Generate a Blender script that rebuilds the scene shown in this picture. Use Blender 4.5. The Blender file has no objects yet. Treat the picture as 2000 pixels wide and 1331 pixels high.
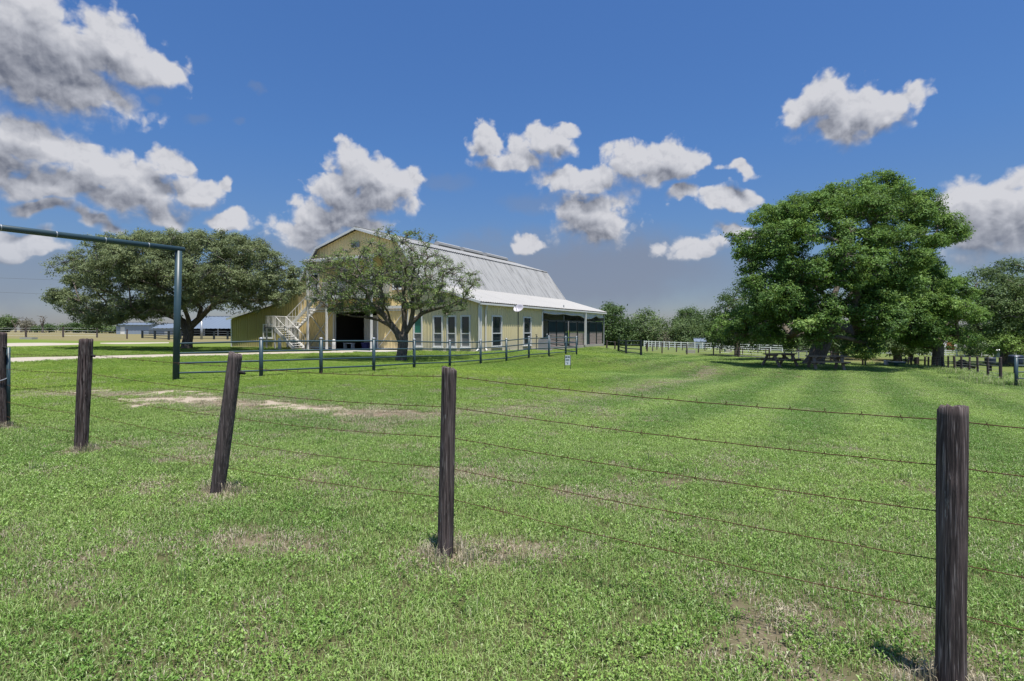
import bpy, bmesh, math, random
import numpy as np
from mathutils import Vector, Matrix, Euler

random.seed(7)
RNG = np.random.default_rng(7)
scene = bpy.context.scene
COL = scene.collection
R = math.radians

# ---------------------------------------------------------------- camera
F, HY, CX, CAMZ = 1111.0, 645.0, 1000.0, 1.5      # focal length / horizon row in photo pixels
cam_d = bpy.data.cameras.new('camera')
cam_d.sensor_fit = 'HORIZONTAL'; cam_d.sensor_width = 36.0
cam_d.lens = 36.0 * F / 2000.0
cam_d.shift_y = -(665.5 - HY) / 2000.0
cam_d.clip_start = 0.05; cam_d.clip_end = 8000
cam = bpy.data.objects.new('camera', cam_d); COL.objects.link(cam)
cam.location = (0, 0, CAMZ); cam.rotation_euler = (R(90), 0, 0)
scene.camera = cam

# ---------------------------------------------------------------- exposure / render
EXPOSURE = 0.90
vs = scene.view_settings
vs.view_transform = 'Standard'; vs.look = 'None'; vs.exposure = EXPOSURE; vs.gamma = 1.0; vs.use_curve_mapping = False
cy = scene.cycles
cy.max_bounces = 5; cy.diffuse_bounces = 3; cy.glossy_bounces = 2; cy.transmission_bounces = 2; cy.transparent_max_bounces = 6
cy.use_denoising = True; cy.denoiser = 'OPENIMAGEDENOISE'; cy.denoising_input_passes = 'RGB_ALBEDO_NORMAL'
cy.sample_clamp_indirect = 4.0
cy.use_adaptive_sampling = False

# ---------------------------------------------------------------- sun
SUN_EL, SUN_AZ = 76.0, 153.0        # azimuth clockwise from +Y (view direction): behind the camera, a little right
sun_dir = Vector((math.sin(R(SUN_AZ)) * math.cos(R(SUN_EL)), math.cos(R(SUN_AZ)) * math.cos(R(SUN_EL)), math.sin(R(SUN_EL))))
sd = bpy.data.lights.new('sun', 'SUN'); sd.energy = 3.4; sd.angle = R(0.53); sd.color = (1.0, 0.955, 0.88)
so = bpy.data.objects.new('sun', sd); COL.objects.link(so)
so.rotation_euler = sun_dir.to_track_quat('Z', 'Y').to_euler(); so.location = (20, -40, 80)

# ---------------------------------------------------------------- world: sky and clouds
world = bpy.data.worlds.new('World'); scene.world = world; world.use_nodes = True
world.cycles.sampling_method = 'MANUAL'; world.cycles.sample_map_resolution = 512
SKY_STRENGTH = 0.10

class NT:
    """tiny helper for building node trees"""
    def __init__(s, tree): s.t = tree; s.n = tree.nodes; s.l = tree.links
    def new(s, typ, **kw):
        n = s.n.new(typ)
        for k, v in kw.items(): setattr(n, k, v)
        return n
    def put(s, sock, v):
        if isinstance(v, bpy.types.NodeSocket): s.l.new(v, sock)
        elif v is not None:
            if isinstance(v, (tuple, list)) and len(v) == 3 and sock.type == 'RGBA': v = (*v, 1)
            sock.default_value = v
    def math(s, op, a, b=None, c=None, clamp=False):
        n = s.new('ShaderNodeMath', operation=op, use_clamp=clamp)
        s.put(n.inputs[0], a); s.put(n.inputs[1], b) if b is not None else None
        if c is not None: s.put(n.inputs[2], c)
        return n.outputs[0]
    def vmath(s, op, a, b=None):
        n = s.new('ShaderNodeVectorMath', operation=op)
        s.put(n.inputs[0], a)
        if b is not None: s.put(n.inputs['Scale'] if op == 'SCALE' else n.inputs[1], b)
        return n.outputs['Value'] if op in ('LENGTH', 'DOT_PRODUCT', 'DISTANCE') else n.outputs[0]
    def noise(s, vec, scale, detail=2.0, rough=0.5, dist=0.0, dim='3D', out='Fac'):
        n = s.new('ShaderNodeTexNoise', noise_dimensions=dim)
        if vec is not None: s.put(n.inputs['Vector'], vec)
        n.inputs['Scale'].default_value = scale; n.inputs['Detail'].default_value = detail
        n.inputs['Roughness'].default_value = rough; n.inputs['Distortion'].default_value = dist
        return n.outputs[out]
    def ramp(s, fac, stops, interp='LINEAR'):
        n = s.new('ShaderNodeValToRGB'); cr = n.color_ramp; cr.interpolation = interp
        while len(cr.elements) < len(stops): cr.elements.new(0.5)
        for e, (p, c) in zip(cr.elements, stops):
            e.position = p; e.color = (c, c, c, 1) if isinstance(c, (int, float)) else (*c, 1)
        s.put(n.inputs[0], fac); return n.outputs[0]
    def mix(s, fac, a, b, blend='MIX'):
        n = s.new('ShaderNodeMix', data_type='RGBA', blend_type=blend)
        s.put(n.inputs[0], fac); s.put(n.inputs[6], a); s.put(n.inputs[7], b); return n.outputs[2]
    def smooth(s, v, a, b):
        n = s.new('ShaderNodeMapRange', interpolation_type='SMOOTHSTEP')
        s.put(n.inputs[0], v); n.inputs[1].default_value = a; n.inputs[2].default_value = b
        return n.outputs[0]
    def attr(s, name, typ='GEOMETRY'):
        n = s.new('ShaderNodeAttribute', attribute_name=name, attribute_type=typ); return n.outputs['Fac']

def azel(px, py):
    x, y, z = (px - CX) / F, 1.0, (HY - py) / F
    return math.atan2(x, y), math.asin(z / math.sqrt(x * x + y * y + z * z))

# cumulus puffs: photo column, row, half width, half height (each becomes an angular blob on the sky)
PUFFS = [
 (60,70,160,95),(60,160,190,60),(150,95,120,60),(235,105,95,50),(320,118,48,28),(110,150,130,60),(20,140,130,75),(200,190,40,20),(-80,90,140,110),
 (40,275,75,45),(110,300,60,40),(-20,330,95,55),(190,335,90,42),(120,375,120,40),(280,362,90,42),(375,360,55,32),(425,352,22,16),(240,395,140,26),(325,305,36,24),
 (455,428,38,24),(90,430,60,18),(190,445,50,14),
 (715,325,50,38),(665,360,55,36),(740,365,70,48),(790,350,38,28),(640,425,75,42),(590,450,65,26),(720,440,55,32),(690,400,70,40),
 (945,262,32,24),(985,300,50,28),(1075,275,45,20),(1112,255,26,14),(1030,305,40,20),(1110,345,58,28),(1160,335,40,25),
 (1240,320,60,34),(1310,305,58,36),(1345,322,40,26),(1290,350,70,22),
 (1150,405,70,42),(1160,440,75,36),(1190,420,45,36),(1335,392,34,16),(1430,393,62,19),(1345,488,52,26),(1380,495,40,14),
 (1030,475,28,16),(1590,215,62,38),(1670,225,78,44),(1640,255,70,28),(1750,200,58,24),(1435,332,24,14),(1780,185,26,15),
 (1870,395,60,50),(1940,410,80,40),(2020,395,70,50),(1930,445,110,40),(2060,440,100,45),(1440,455,40,16),(0,490,70,20),(85,495,55,14),
]
VEILS = [(1160,535,430,95,0.85),(980,500,150,45,0.55),(60,530,300,80,0.6),(1950,500,200,60,0.5),(560,500,140,50,0.45),(860,360,70,22,0.25),(1040,395,75,30,0.3),(1072,517,26,17,0.75),(1152,510,34,14,0.6),(1205,515,18,9,0.5),(1178,549,20,12,0.6),(1275,570,30,12,0.6),(1330,548,40,12,0.5),(1040,560,60,14,0.4),
         (510,160,22,12,0.25),(390,225,34,18,0.25),(300,185,22,16,0.2),(480,240,16,12,0.2)]

def build_world():
    # --- group: cloud mass at an (azimuth, elevation) position
    g = bpy.data.node_groups.new('cloud_mass', 'ShaderNodeTree')
    g.interface.new_socket('P', in_out='INPUT', socket_type='NodeSocketVector')
    g.interface.new_socket('V', in_out='OUTPUT', socket_type='NodeSocketFloat')
    h = NT(g); gi = h.new('NodeGroupInput'); go = h.new('NodeGroupOutput'); P = gi.outputs[0]
    w1 = h.vmath('SCALE', h.vmath('SUBTRACT', h.noise(P, 10.0, 3.0, 0.55, out='Color'), (0.5, 0.5, 0.5)), 0.105)
    Pw = h.vmath('MULTIPLY', h.vmath('ADD', P, w1), (1, 1, 0))
    acc = None
    for (px, py, rx, ry) in PUFFS:
        a, e = azel(px, py); a1, e1 = azel(px + rx, py); a2, e2 = azel(px, py - ry)
        ra, re = abs(a1 - a) * 1.48, abs(e2 - e) * 1.52
        v = h.vmath('MULTIPLY', h.vmath('SUBTRACT', Pw, (a, e, 0)), (1 / ra, 1 / re, 0))
        d = h.math('SUBTRACT', 1.0, h.vmath('LENGTH', v))
        acc = d if acc is None else h.math('SMOOTH_MAX', acc, d, 0.12)
    acc = h.math('MAXIMUM', acc, -0.6)
    # the same kind of cumulus goes on round the rest of the sky
    sep = h.new('ShaderNodeSeparateXYZ'); h.put(sep.inputs[0], P)
    om = h.math('MAXIMUM', h.smooth(h.math('ABSOLUTE', sep.outputs[0]), 0.80, 0.95), h.smooth(sep.outputs[1], 0.60, 0.72))
    low = h.noise(h.vmath('MULTIPLY', P, (1.0, 1.7, 1.0)), 3.3, 2.0, 0.5)
    gen = h.math('SUBTRACT', h.math('MULTIPLY', h.math('SUBTRACT', low, 0.56), 5.0), h.math('MULTIPLY', h.math('SUBTRACT', 1.0, om), 3.0))
    h.put(go.inputs[0], h.math('MAXIMUM', acc, h.math('MINIMUM', gen, 0.7)))
    # --- group: billowing detail
    g2 = bpy.data.node_groups.new('cloud_detail', 'ShaderNodeTree')
    g2.interface.new_socket('P', in_out='INPUT', socket_type='NodeSocketVector')
    g2.interface.new_socket('V', in_out='OUTPUT', socket_type='NodeSocketFloat')
    h = NT(g2); gi = h.new('NodeGroupInput'); go = h.new('NodeGroupOutput'); P = gi.outputs[0]
    wp = h.vmath('ADD', P, h.vmath('SCALE', h.vmath('SUBTRACT', h.noise(P, 30.0, 3.0, 0.6, out='Color'), (0.5, 0.5, 0.5)), 0.03))
    vo = h.new('ShaderNodeTexVoronoi', voronoi_dimensions='2D', feature='SMOOTH_F1'); h.put(vo.inputs['Vector'], wp); vo.inputs['Scale'].default_value = 30.0
    vo.inputs['Detail'].default_value = 2.0; vo.inputs['Roughness'].default_value = 0.5; vo.inputs['Lacunarity'].default_value = 2.3; vo.inputs['Smoothness'].default_value = 0.35
    fb = h.noise(P, 24.0, 6.0, 0.58)
    h.put(go.inputs[0], h.math('ADD', h.math('MULTIPLY', h.math('SUBTRACT', 0.42, vo.outputs['Distance']), 0.36), h.math('MULTIPLY', h.math('SUBTRACT', fb, 0.52), 0.66)))

    t = NT(world.node_tree); world.node_tree.nodes.clear()
    tc = t.new('ShaderNodeTexCoord')
    D = t.vmath('NORMALIZE', tc.outputs['Generated'])
    sp = t.new('ShaderNodeSeparateXYZ'); t.put(sp.inputs[0], D)
    az = t.math('ARCTAN2', sp.outputs[0], sp.outputs[1]); el = t.math('ARCSINE', sp.outputs[2])
    cb = t.new('ShaderNodeCombineXYZ'); t.put(cb.inputs[0], az); t.put(cb.inputs[1], el)
    P = cb.outputs[0]
    sky = t.new('ShaderNodeTexSky', sky_type='NISHITA', sun_disc=False)
    sky.sun_elevation = R(SUN_EL); sky.sun_rotation = R(SUN_AZ)
    sky.altitude = 50; sky.air_density = 1.35; sky.dust_density = 0.55; sky.ozone_density = 3.2
    tint = t.ramp(el, [(0.0, (0.320, 0.365, 0.545)), (0.12, (0.255, 0.330, 0.495)), (0.30, (0.245, 0.375, 0.580)), (0.62, (0.268, 0.415, 0.635))])
    skyc = t.mix(1.0, sky.outputs[0], tint, 'MULTIPLY')
    def grp(tree, vec):
        n = t.new('ShaderNodeGroup'); n.node_tree = tree; t.put(n.inputs[0], vec); return n.outputs[0]
    m0 = grp(g, P); mU = grp(g, t.vmath('ADD', P, (0.010, 0.034, 0)))
    d0 = grp(g2, P); d1 = grp(g2, t.vmath('ADD', P, (0.003, 0.0075, 0)))
    f0 = t.math('ADD', m0, d0)
    base = t.math('MULTIPLY', t.math('SUBTRACT', mU, m0), 1.6, clamp=True)          # 1 on the undersides
    alpha = t.smooth(t.math('DIVIDE', f0, t.math('ADD', 0.31, t.math('MULTIPLY', base, 0.62))), -0.1, 1.0)
    # veils: thin grey sheets of far cloud
    va = None
    wv = t.vmath('ADD', P, t.vmath('SCALE', t.vmath('SUBTRACT', t.noise(P, 6.0, 5.0, 0.62, out='Color'), (0.5, 0.5, 0.5)), 0.12))
    wv = t.vmath('MULTIPLY', wv, (1, 1, 0))
    for (px, py, rx, ry, amp) in VEILS:
        a, e = azel(px, py); a1, _ = azel(px + rx, py); _, e2 = azel(px, py - ry)
        v = t.vmath('MULTIPLY', t.vmath('SUBTRACT', wv, (a, e, 0)), (1 / abs(a1 - a), 1 / abs(e2 - e), 0))
        d = t.math('MULTIPLY', t.smooth(t.vmath('LENGTH', v), 1.15, 0.25), amp)
        va = d if va is None else t.math('MAXIMUM', va, d)
    K = 1.0 / (SKY_STRENGTH * 2 ** EXPOSURE)
    c = t.mix(va, skyc, (0.228 * K, 0.266 * K, 0.355 * K))
    # cloud shading: the sun stands high, so masses darken downwards and every billow is brighter on top
    thick = t.smooth(mU, 0.06, 0.86)
    soft = t.noise(P, 6.0, 5.0, 0.55)
    bump = t.math('MULTIPLY', t.math('SUBTRACT', d1, d0), 1.0)
    shade = t.math('ADD', t.math('ADD', t.math('MULTIPLY', thick, 0.80), bump), t.math('MULTIPLY', t.math('SUBTRACT', soft, 0.5), 0.40), clamp=True)
    ccol = t.ramp(shade, [(0.0, (0.655 * K, 0.66 * K, 0.70 * K)), (0.42, (0.455 * K, 0.47 * K, 0.525 * K)), (1.0, (0.150 * K, 0.166 * K, 0.215 * K))])
    fade = t.smooth(el, 0.0, 0.16)                                                   # far low clouds fade into the air
    a2 = t.math('MULTIPLY', alpha, t.math('ADD', 0.40, t.math('MULTIPLY', fade, 0.58)))
    c = t.mix(a2, c, ccol)
    bg = t.new('ShaderNodeBackground'); t.put(bg.inputs[0], c); bg.inputs[1].default_value = SKY_STRENGTH
    out = t.new('ShaderNodeOutputWorld'); t.l.new(bg.outputs[0], out.inputs[0])
build_world()

# ================================================================ terrain
def hashn(ix, iy, seed):
    n = (ix.astype(np.int64) * 374761393 + iy.astype(np.int64) * 668265263 + seed * 1442695041) & 0x7fffffff
    n = ((n ^ (n >> 13)) * 1274126177) & 0x7fffffff
    return ((n ^ (n >> 16)) & 0xffff) / 65535.0
def vnoise(x, y, seed=0):
    x = np.asarray(x, float); y = np.asarray(y, float)
    ix = np.floor(x).astype(np.int64); iy = np.floor(y).astype(np.int64)
    fx = x - ix; fy = y - iy
    fx = fx * fx * (3 - 2 * fx); fy = fy * fy * (3 - 2 * fy)
    a = hashn(ix, iy, seed); b = hashn(ix + 1, iy, seed); c = hashn(ix, iy + 1, seed); d = hashn(ix + 1, iy + 1, seed)
    return (a * (1 - fx) + b * fx) * (1 - fy) + (c * (1 - fx) + d * fx) * fy
def fbm(x, y, seed=0, oct=4, rough=0.55):
    s = 0; a = 1; tot = 0; f = 1
    for i in range(oct):
        s = s + a * vnoise(x * f + 17.3 * i, y * f - 9.1 * i, seed + i); tot += a; a *= rough; f *= 2.03
    return s / tot

def W(px, py, d):                       # photo pixel at a depth -> world point
    return Vector(((px - CX) / F * d, d, CAMZ - (py - HY) / F * d))
BASE = [  # px, base row, depth of surveyed ground points
 (870,1085,3.83),(1857,1340,2.42),(425,962,5.26),(158,883,7.0),(5,836,8.77),(343,745,17.8),
 (510,737,18.3),(627,731,19.8),(730,726,21.4),(809,720,24.4),(878,717,27.0),(938,712,29.5),(1033,700,33.0),(1072,697,34.7),(1126,693.6,38.6),
 (938,688,40.0),(1179,677,63.4),(452,679,52.6),(700,683,45.4),(785,705,32.4),(368,682,42.0),(1103,723,27.0),
 (1252,695.3,54.0),(1955,748,27.8),(1930,741,32.0),(1893,729.5,41.0),(1832,720,50.0),(1613,722,38.0),(1590,712,44.0),(1443,699,55.0),(1341,692.7,62.0),
 (1330,680,110.0),(1870,694,110.0),(1560,690,85.0),(51,659,70.0),(248,662.5,72.0),(370,661,82.0),(100,650,140.0),(1160,676,75.0),
 (20,704,28.5),(1290,735,30.0),(1985,756,24.5),(1450,790,16.0),
]
cp = [(W(*b)) for b in BASE]
cp += [Vector(v) for v in ((0,0,0),(-4,2,0),(4,0,0),(0,-10,0),(-20,-5,0),(20,-5,-0.3),(8,6,-0.12),(-60,10,0.2),(60,10,-1.4),(0,-100,0),(-150,0,0.5),(150,0,-1.5),
       (-250,200,1.25),(-300,400,1.3),(0,250,-1.2),(0,450,-0.2),(150,200,-2.0),(300,400,-0.8),(-100,-200,0),(100,-200,-.5),(9,12,-0.42),(4,24,-.40),(14,24,-.95),
       (-18,40,0.0),(-14,50,-0.05),(8,62,-0.1),(0,70,-0.1),(-18,68,-0.05))]
CPX = np.array([[v.x, v.y] for v in cp]); CPZ = np.array([v.z for v in cp])
def _tps(r2): return np.where(r2 > 1e-9, 0.5 * r2 * np.log(np.maximum(r2, 1e-9)), 0)
_n = len(cp)
_A = np.zeros((_n + 3, _n + 3))
_d2 = ((CPX[:, None] - CPX[None]) ** 2).sum(-1) / 1e4
_A[:_n, :_n] = _tps(_d2) + np.eye(_n) * 2e-4
_A[:_n, _n] = 1; _A[:_n, _n + 1:] = CPX / 100; _A[_n, :_n] = 1; _A[_n + 1:, :_n] = CPX.T / 100
_w = np.linalg.solve(_A, np.concatenate([CPZ, [0, 0, 0]]))
def gz(x, y):
    x = np.asarray(x, float); y = np.asarray(y, float)
    r = np.sqrt(x * x + y * y) + 1e-9
    k = np.minimum(1.0, 420.0 / r); xx, yy = x * k, y * k
    out = np.full(xx.shape, _w[_n]) + _w[_n + 1] * xx / 100 + _w[_n + 2] * yy / 100
    for i in range(_n):
        out = out + _w[i] * _tps(((xx - CPX[i, 0]) ** 2 + (yy - CPX[i, 1]) ** 2) / 1e4)
    return np.clip(out, -3.2, 1.35)
def gzf(x, y): return float(gz(np.array([x]), np.array([y]))[0])
def G(px, py, dmax=380.0):              # where a photo pixel meets the ground
    ds = np.geomspace(1.2, dmax, 900)
    X = (px - CX) / F * ds; Z = CAMZ - (py - HY) / F * ds
    below = np.nonzero(Z <= gz(X, ds))[0]
    i = below[0] if len(below) else len(ds) - 1
    d = ds[i]
    return Vector((X[i], d, gzf(X[i], d)))
def on_ground(px, d):
    x = (px - CX) / F * d; return Vector((x, d, gzf(x, d)))

# barn frame: u to the right along the front, v to the back
BC = Vector((-2.23, 40.0, 0)); BC.z = -0.05
BU = Vector((0.883, -0.469, 0)).normalized(); BV = Vector((-BU.y, BU.x, 0))
BANG = math.atan2(BU.y, BU.x)
def to_barn(x, y):
    dx, dy = x - BC.x, y - BC.y
    return dx * BU.x + dy * BU.y, dx * BV.x + dy * BV.y
def bu_at(px, v):                        # u of the photo column px on the plane v
    k = (px - CX) / F
    # BC.x + u*BU.x + v*BV.x = k*(BC.y + u*BU.y + v*BV.y)
    return (k * (BC.y + v * BV.y) - BC.x - v * BV.x) / (BU.x - k * BU.y)
def bv_at(px, u):
    k = (px - CX) / F
    return (k * (BC.y + u * BU.y) - BC.x - u * BU.x) / (BV.x - k * BV.y)

# ---- ground cover masks (shared by the ground colour and the grass)
def seg_dist(x, y, pts):
    best = np.full(np.shape(x), 1e9)
    for a, b in zip(pts[:-1], pts[1:]):
        ax, ay = a[0], a[1]; bx, by = b[0] - ax, b[1] - ay
        t = np.clip(((x - ax) * bx + (y - ay) * by) / (bx * bx + by * by + 1e-9), 0, 1)
        best = np.minimum(best, np.hypot(x - ax - t * bx, y - ay - t * by))
    return best
TRACK = [G(*p) for p in ((60,770),(210,768),(330,776),(430,784),(550,797),(700,806),(800,812))]
TRACK2 = [G(*p) for p in ((800,812),(1010,800),(1160,778),(1330,745),(1390,722),(1345,710))]
PATCH = [(G(342,782),1.2,.55),(G(300,770),1.1,.4),(G(270,783),.7,.3),(G(398,774),.9,.35),(G(480,790),.7,.3),(G(545,797),.9,.25),(G(630,801),.9,.22),(G(150,768),1.2,.35),(G(90,768),1.0,.35)]
DRIVE = [(G(px, a), G(px, b)) for px, a, b in ((-260,710,726),(-120,706,718),(20,699.7,708.6),(153,697,703.5),(250,695,700.5),(337,693,698),(449,691.3,695.6),(540,689,692),(620,687.5,690.5),(690,686.8,689.6))]
DRIVE2 = [(G(px, a), G(px, b)) for px, a, b in ((-200,674,690),(15,671,678),(60,670.6,676.5),(110,670.6,675),(160,671.2,673.6))]
DRIVE3 = [(G(px, a), G(px, b)) for px, a, b in ((196,670.6,671.8),(225,670.2,672.4),(262,669.8,672.2),(300,669.6,671.4),(330,669.6,670.8))]
def sand_mask(x, y):
    n = fbm(x * 1.6, y * 1.6, 31, 4, .6)
    m = np.zeros(np.shape(x))
    for c, rx, ry in PATCH:
        d = np.hypot((x - c.x) / rx, (y - c.y) / (ry * 3.0))
        m = np.maximum(m, np.clip(1.25 - d, 0, 1))
    tr = np.clip(1 - seg_dist(x, y, TRACK) / 1.0, 0, 1) * 0.62
    m = np.maximum(m, tr)
    return np.clip((m + (n - 0.5) * 2.6 * np.minimum(1, m * 3) - 0.56) * 2.2, 0, .92)
def lush_mask(x, y):                    # watered yard round the barn
    n = fbm(x * .12, y * .12, 44, 3); az = np.arctan2(x, y); r = np.hypot(x, y)
    m = np.clip((r - 12 - (n - .5) * 8) / 5, 0, 1) * np.clip((.20 + (n - .5) * .15 - az) / .10, 0, 1)
    return np.clip(m * (.55 + .9 * (n - .2)), 0, 1)
POSTB = [W(870,1085,3.83), W(1857,1340,2.42), W(425,962,5.26), W(158,883,7.0), W(0,836,8.77)]
def dry_mask(x, y):
    r = np.hypot(x, y)
    n = fbm(x * 1.5, y * 1.5, 5, 5, .64)
    big = fbm(x * 0.13 + 3, y * 0.13, 77, 3)
    m = np.clip((n - 0.53) * 3.2 + (big - 0.5) * 1.1, 0, .85) * .72 * np.clip(1.25 - r / 34, .25, 1)
    tr = np.clip(1 - seg_dist(x, y, TRACK2) / 1.3, 0, 1) * np.clip((n - .18) * 2.0, 0, 1)
    tr1 = np.clip(1 - seg_dist(x, y, TRACK) / 1.7, 0, 1) * np.clip((n - .2) * 2.2, 0, 1)
    m = np.maximum(m, np.maximum(tr * .75, tr1))
    for p in POSTB:
        m = np.maximum(m, np.clip(1.3 - np.hypot(x - p.x, y - p.y) / .30, 0, 1) * .78)
    return np.clip(m, 0, 1)
FIELD_L = [G(px, 661.5) for px in (-200, 0, 150, 250)] + [G(300, 664), G(460, 662)]
def field_mask(x, y):                   # tall dry grass beyond the far fences
    n = fbm(x * .08, y * .08, 12, 3)
    az = np.arctan2(x, y)
    left = np.clip((y - (62 + (n - .5) * 10)) / 3, 0, 1) * np.clip((-0.36 - az) / .05, 0, 1)
    right = np.clip((y - (57 + (n - .5) * 6)) / 5, 0, 1) * np.clip((az - .48) / .04, 0, 1) * np.clip((78 - y) / 8, 0, 1) * np.clip((.60 - az) / .03, 0, 1)
    return np.clip(np.maximum(left, right * .9), 0, 1)
def poly_in(x, y, pts):
    ins = np.zeros(np.shape(x), bool); j = len(pts) - 1
    for i in range(len(pts)):
        xi, yi, xj, yj = pts[i][0], pts[i][1], pts[j][0], pts[j][1]
        c = ((yi > y) != (yj > y)) & (x < (xj - xi) * (y - yi) / (yj - yi + 1e-12) + xi)
        ins ^= c; j = i
    return ins
def strip_poly(s): return [a for a, b in s] + [b for a, b in reversed(s)]
def hard_mask(x, y):                    # no grass: barn, drives
    u, v = to_barn(x, y)
    m = (u < 0.05) & (u > -26.9) & (v > -0.05) & (v < 27)
    m |= (u < -6) & (u > -18.2) & (v > -3.4) & (v <= 0)
    for s in (DRIVE, DRIVE2, DRIVE3): m |= poly_in(x, y, strip_poly(s))
    return m

# ================================================================ materials
MATS = {}
def mat(name, build):
    if name in MATS: return MATS[name]
    m = bpy.data.materials.new(name); m.use_nodes = True; m.node_tree.nodes.clear()
    t = NT(m.node_tree); out = t.new('ShaderNodeOutputMaterial')
    sh = build(t); t.l.new(sh, out.inputs[0]); MATS[name] = m; return m
def princ(t, col, rough=0.6, metal=0.0, spec=0.3, bump=None, bstr=0.3, bdist=0.01):
    p = t.new('ShaderNodeBsdfPrincipled'); t.put(p.inputs['Base Color'], col); t.put(p.inputs['Roughness'], rough)
    p.inputs['Metallic'].default_value = metal; p.inputs['Specular IOR Level'].default_value = spec
    if bump is not None:
        b = t.new('ShaderNodeBump'); b.inputs['Strength'].default_value = bstr; b.inputs['Distance'].default_value = bdist
        t.put(b.inputs['Height'], bump); t.l.new(b.outputs[0], p.inputs['Normal'])
    return p.outputs[0]
def opos(t): return t.new('ShaderNodeTexCoord').outputs['Object']
def wpos(t): return t.new('ShaderNodeNewGeometry').outputs['Position']
def scl(t, v, s): return t.vmath('MULTIPLY', v, s)
def simple(name, col, rough=.6, metal=0, spec=.3, var=.25, vscale=6.0):
    def b(t):
        n = t.noise(opos(t), vscale, 4, .6)
        c = t.mix(n, tuple(x * (1 - var) for x in col), tuple(min(1, x * (1 + var)) for x in col))
        return princ(t, c, rough, metal, spec, n, .15)
    return mat(name, b)

def m_ground(t):
    p = wpos(t)
    dry = t.attr('dry'); sand = t.attr('sand'); field = t.attr('field'); soil = t.attr('soil'); lush = t.attr('lush')
    n1 = t.noise(p, 0.35, 4, .6); n2 = t.noise(p, 5.0, 5, .65); n3 = t.noise(p, 38.0, 4, .7)
    g = t.mix(n1, (.110, .155, .036), (.150, .190, .050))
    g = t.mix(t.math('MULTIPLY', n2, .6), g, (.165, .195, .07))
    g = t.mix(t.math('MULTIPLY', lush, .7), g, t.mix(n2, (.125, .205, .020), (.18, .255, .036)))
    g = t.mix(t.math('MULTIPLY', soil, .8), g, t.mix(n2, (.060, .055, .028), (.13, .115, .065)))
    g = t.mix(t.math('MULTIPLY', dry, .8), g, t.mix(n2, (.20, .145, .105), (.33, .255, .20)))
    g = t.mix(field, g, t.mix(n2, (.25, .205, .105), (.19, .18, .085)))
    g = t.mix(sand, g, t.mix(n3, (.36, .30, .225), (.47, .40, .315)))
    g = t.mix(t.math('MULTIPLY', t.math('SUBTRACT', 1.0, sand), .5), g, t.mix(n3, (.35, .35, .35), (1.45, 1.45, 1.45)), 'MULTIPLY')
    hh = t.math('ADD', t.math('MULTIPLY', n2, .5), n3)
    return princ(t, g, .95, 0, .1, hh, .5, .04)
mat('ground', m_ground)
def m_drive(t):
    p = wpos(t); n = t.noise(p, 1.2, 5, .65); n3 = t.noise(p, 45, 3, .7)
    c = t.mix(n, (.37, .325, .265), (.50, .45, .38)); c = t.mix(.35, c, t.mix(n3, (.5, .5, .5), (1.3, 1.3, 1.3)), 'MULTIPLY')
    return princ(t, c, .95, 0, .1, n3, .4, .02)
mat('caliche', m_drive)
def m_grass(t):
    dry = t.attr('dry', 'INSTANCER'); tone = t.attr('tone', 'INSTANCER'); lush = t.attr('lush', 'INSTANCER'); bl = t.attr('bl')
    a = t.mix(tone, (.120, .275, .038), (.335, .505, .115)); a = t.mix(t.math('MULTIPLY', lush, .75), a, t.mix(tone, (.19, .36, .025), (.36, .50, .06)))
    a = t.mix(t.ramp(bl, [(0.0, 0.0), (.45, .10), (.75, .55), (1.0, .80)]), a, t.mix(lush, (.52, .60, .28), (.49, .61, .14))); a = t.mix(t.math('MULTIPLY', t.smooth(bl, .25, .0), .55), a, (.06, .13, .02))
    isdry = t.smooth(t.math('SUBTRACT', t.math('ADD', bl, t.math('ADD', .08, t.math('MULTIPLY', dry, 1.2))), 1.0), 0.0, .16)
    a = t.mix(isdry, a, t.mix(bl, (.47, .40, .28), (.60, .53, .40)))
    d = t.new('ShaderNodeBsdfDiffuse'); t.put(d.inputs[0], a)
    tr = t.new('ShaderNodeBsdfTranslucent'); t.put(tr.inputs[0], t.mix(.5, a, (.24, .30, .05)))
    gl = t.new('ShaderNodeBsdfGlossy'); gl.inputs['Roughness'].default_value = .42; t.put(gl.inputs[0], (.75, .78, .75))
    m1 = t.new('ShaderNodeMixShader'); m1.inputs[0].default_value = .30; t.l.new(d.outputs[0], m1.inputs[1]); t.l.new(tr.outputs[0], m1.inputs[2])
    m2 = t.new('ShaderNodeMixShader'); m2.inputs[0].default_value = .03; t.l.new(m1.outputs[0], m2.inputs[1]); t.l.new(gl.outputs[0], m2.inputs[2])
    return m2.outputs[0]
mat('grass_blade', m_grass)
def leaf_mat(name, dark, light, pale, trans=.28):
    def b(t):
        tone = t.attr('tone')
        n = t.noise(wpos(t), .55, 3, .6)
        a = t.mix(tone, dark, light); a = t.mix(t.smooth(n, .52, .75), a, t.mix(tone, light, pale))
        d = t.new('ShaderNodeBsdfDiffuse'); t.put(d.inputs[0], a)
        tr = t.new('ShaderNodeBsdfTranslucent'); t.put(tr.inputs[0], t.mix(.4, a, pale))
        gl = t.new('ShaderNodeBsdfGlossy'); gl.inputs['Roughness'].default_value = .6; t.put(gl.inputs[0], (.7, .74, .72))
        m1 = t.new('ShaderNodeMixShader'); m1.inputs[0].default_value = trans; t.l.new(d.outputs[0], m1.inputs[1]); t.l.new(tr.outputs[0], m1.inputs[2])
        m2 = t.new('ShaderNodeMixShader'); m2.inputs[0].default_value = .03; t.l.new(m1.outputs[0], m2.inputs[1]); t.l.new(gl.outputs[0], m2.inputs[2])
        return m2.outputs[0]
    return mat(name, b)
leaf_mat('leaf_oak', (.050, .115, .022), (.165, .300, .055), (.36, .49, .12), .32)
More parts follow.
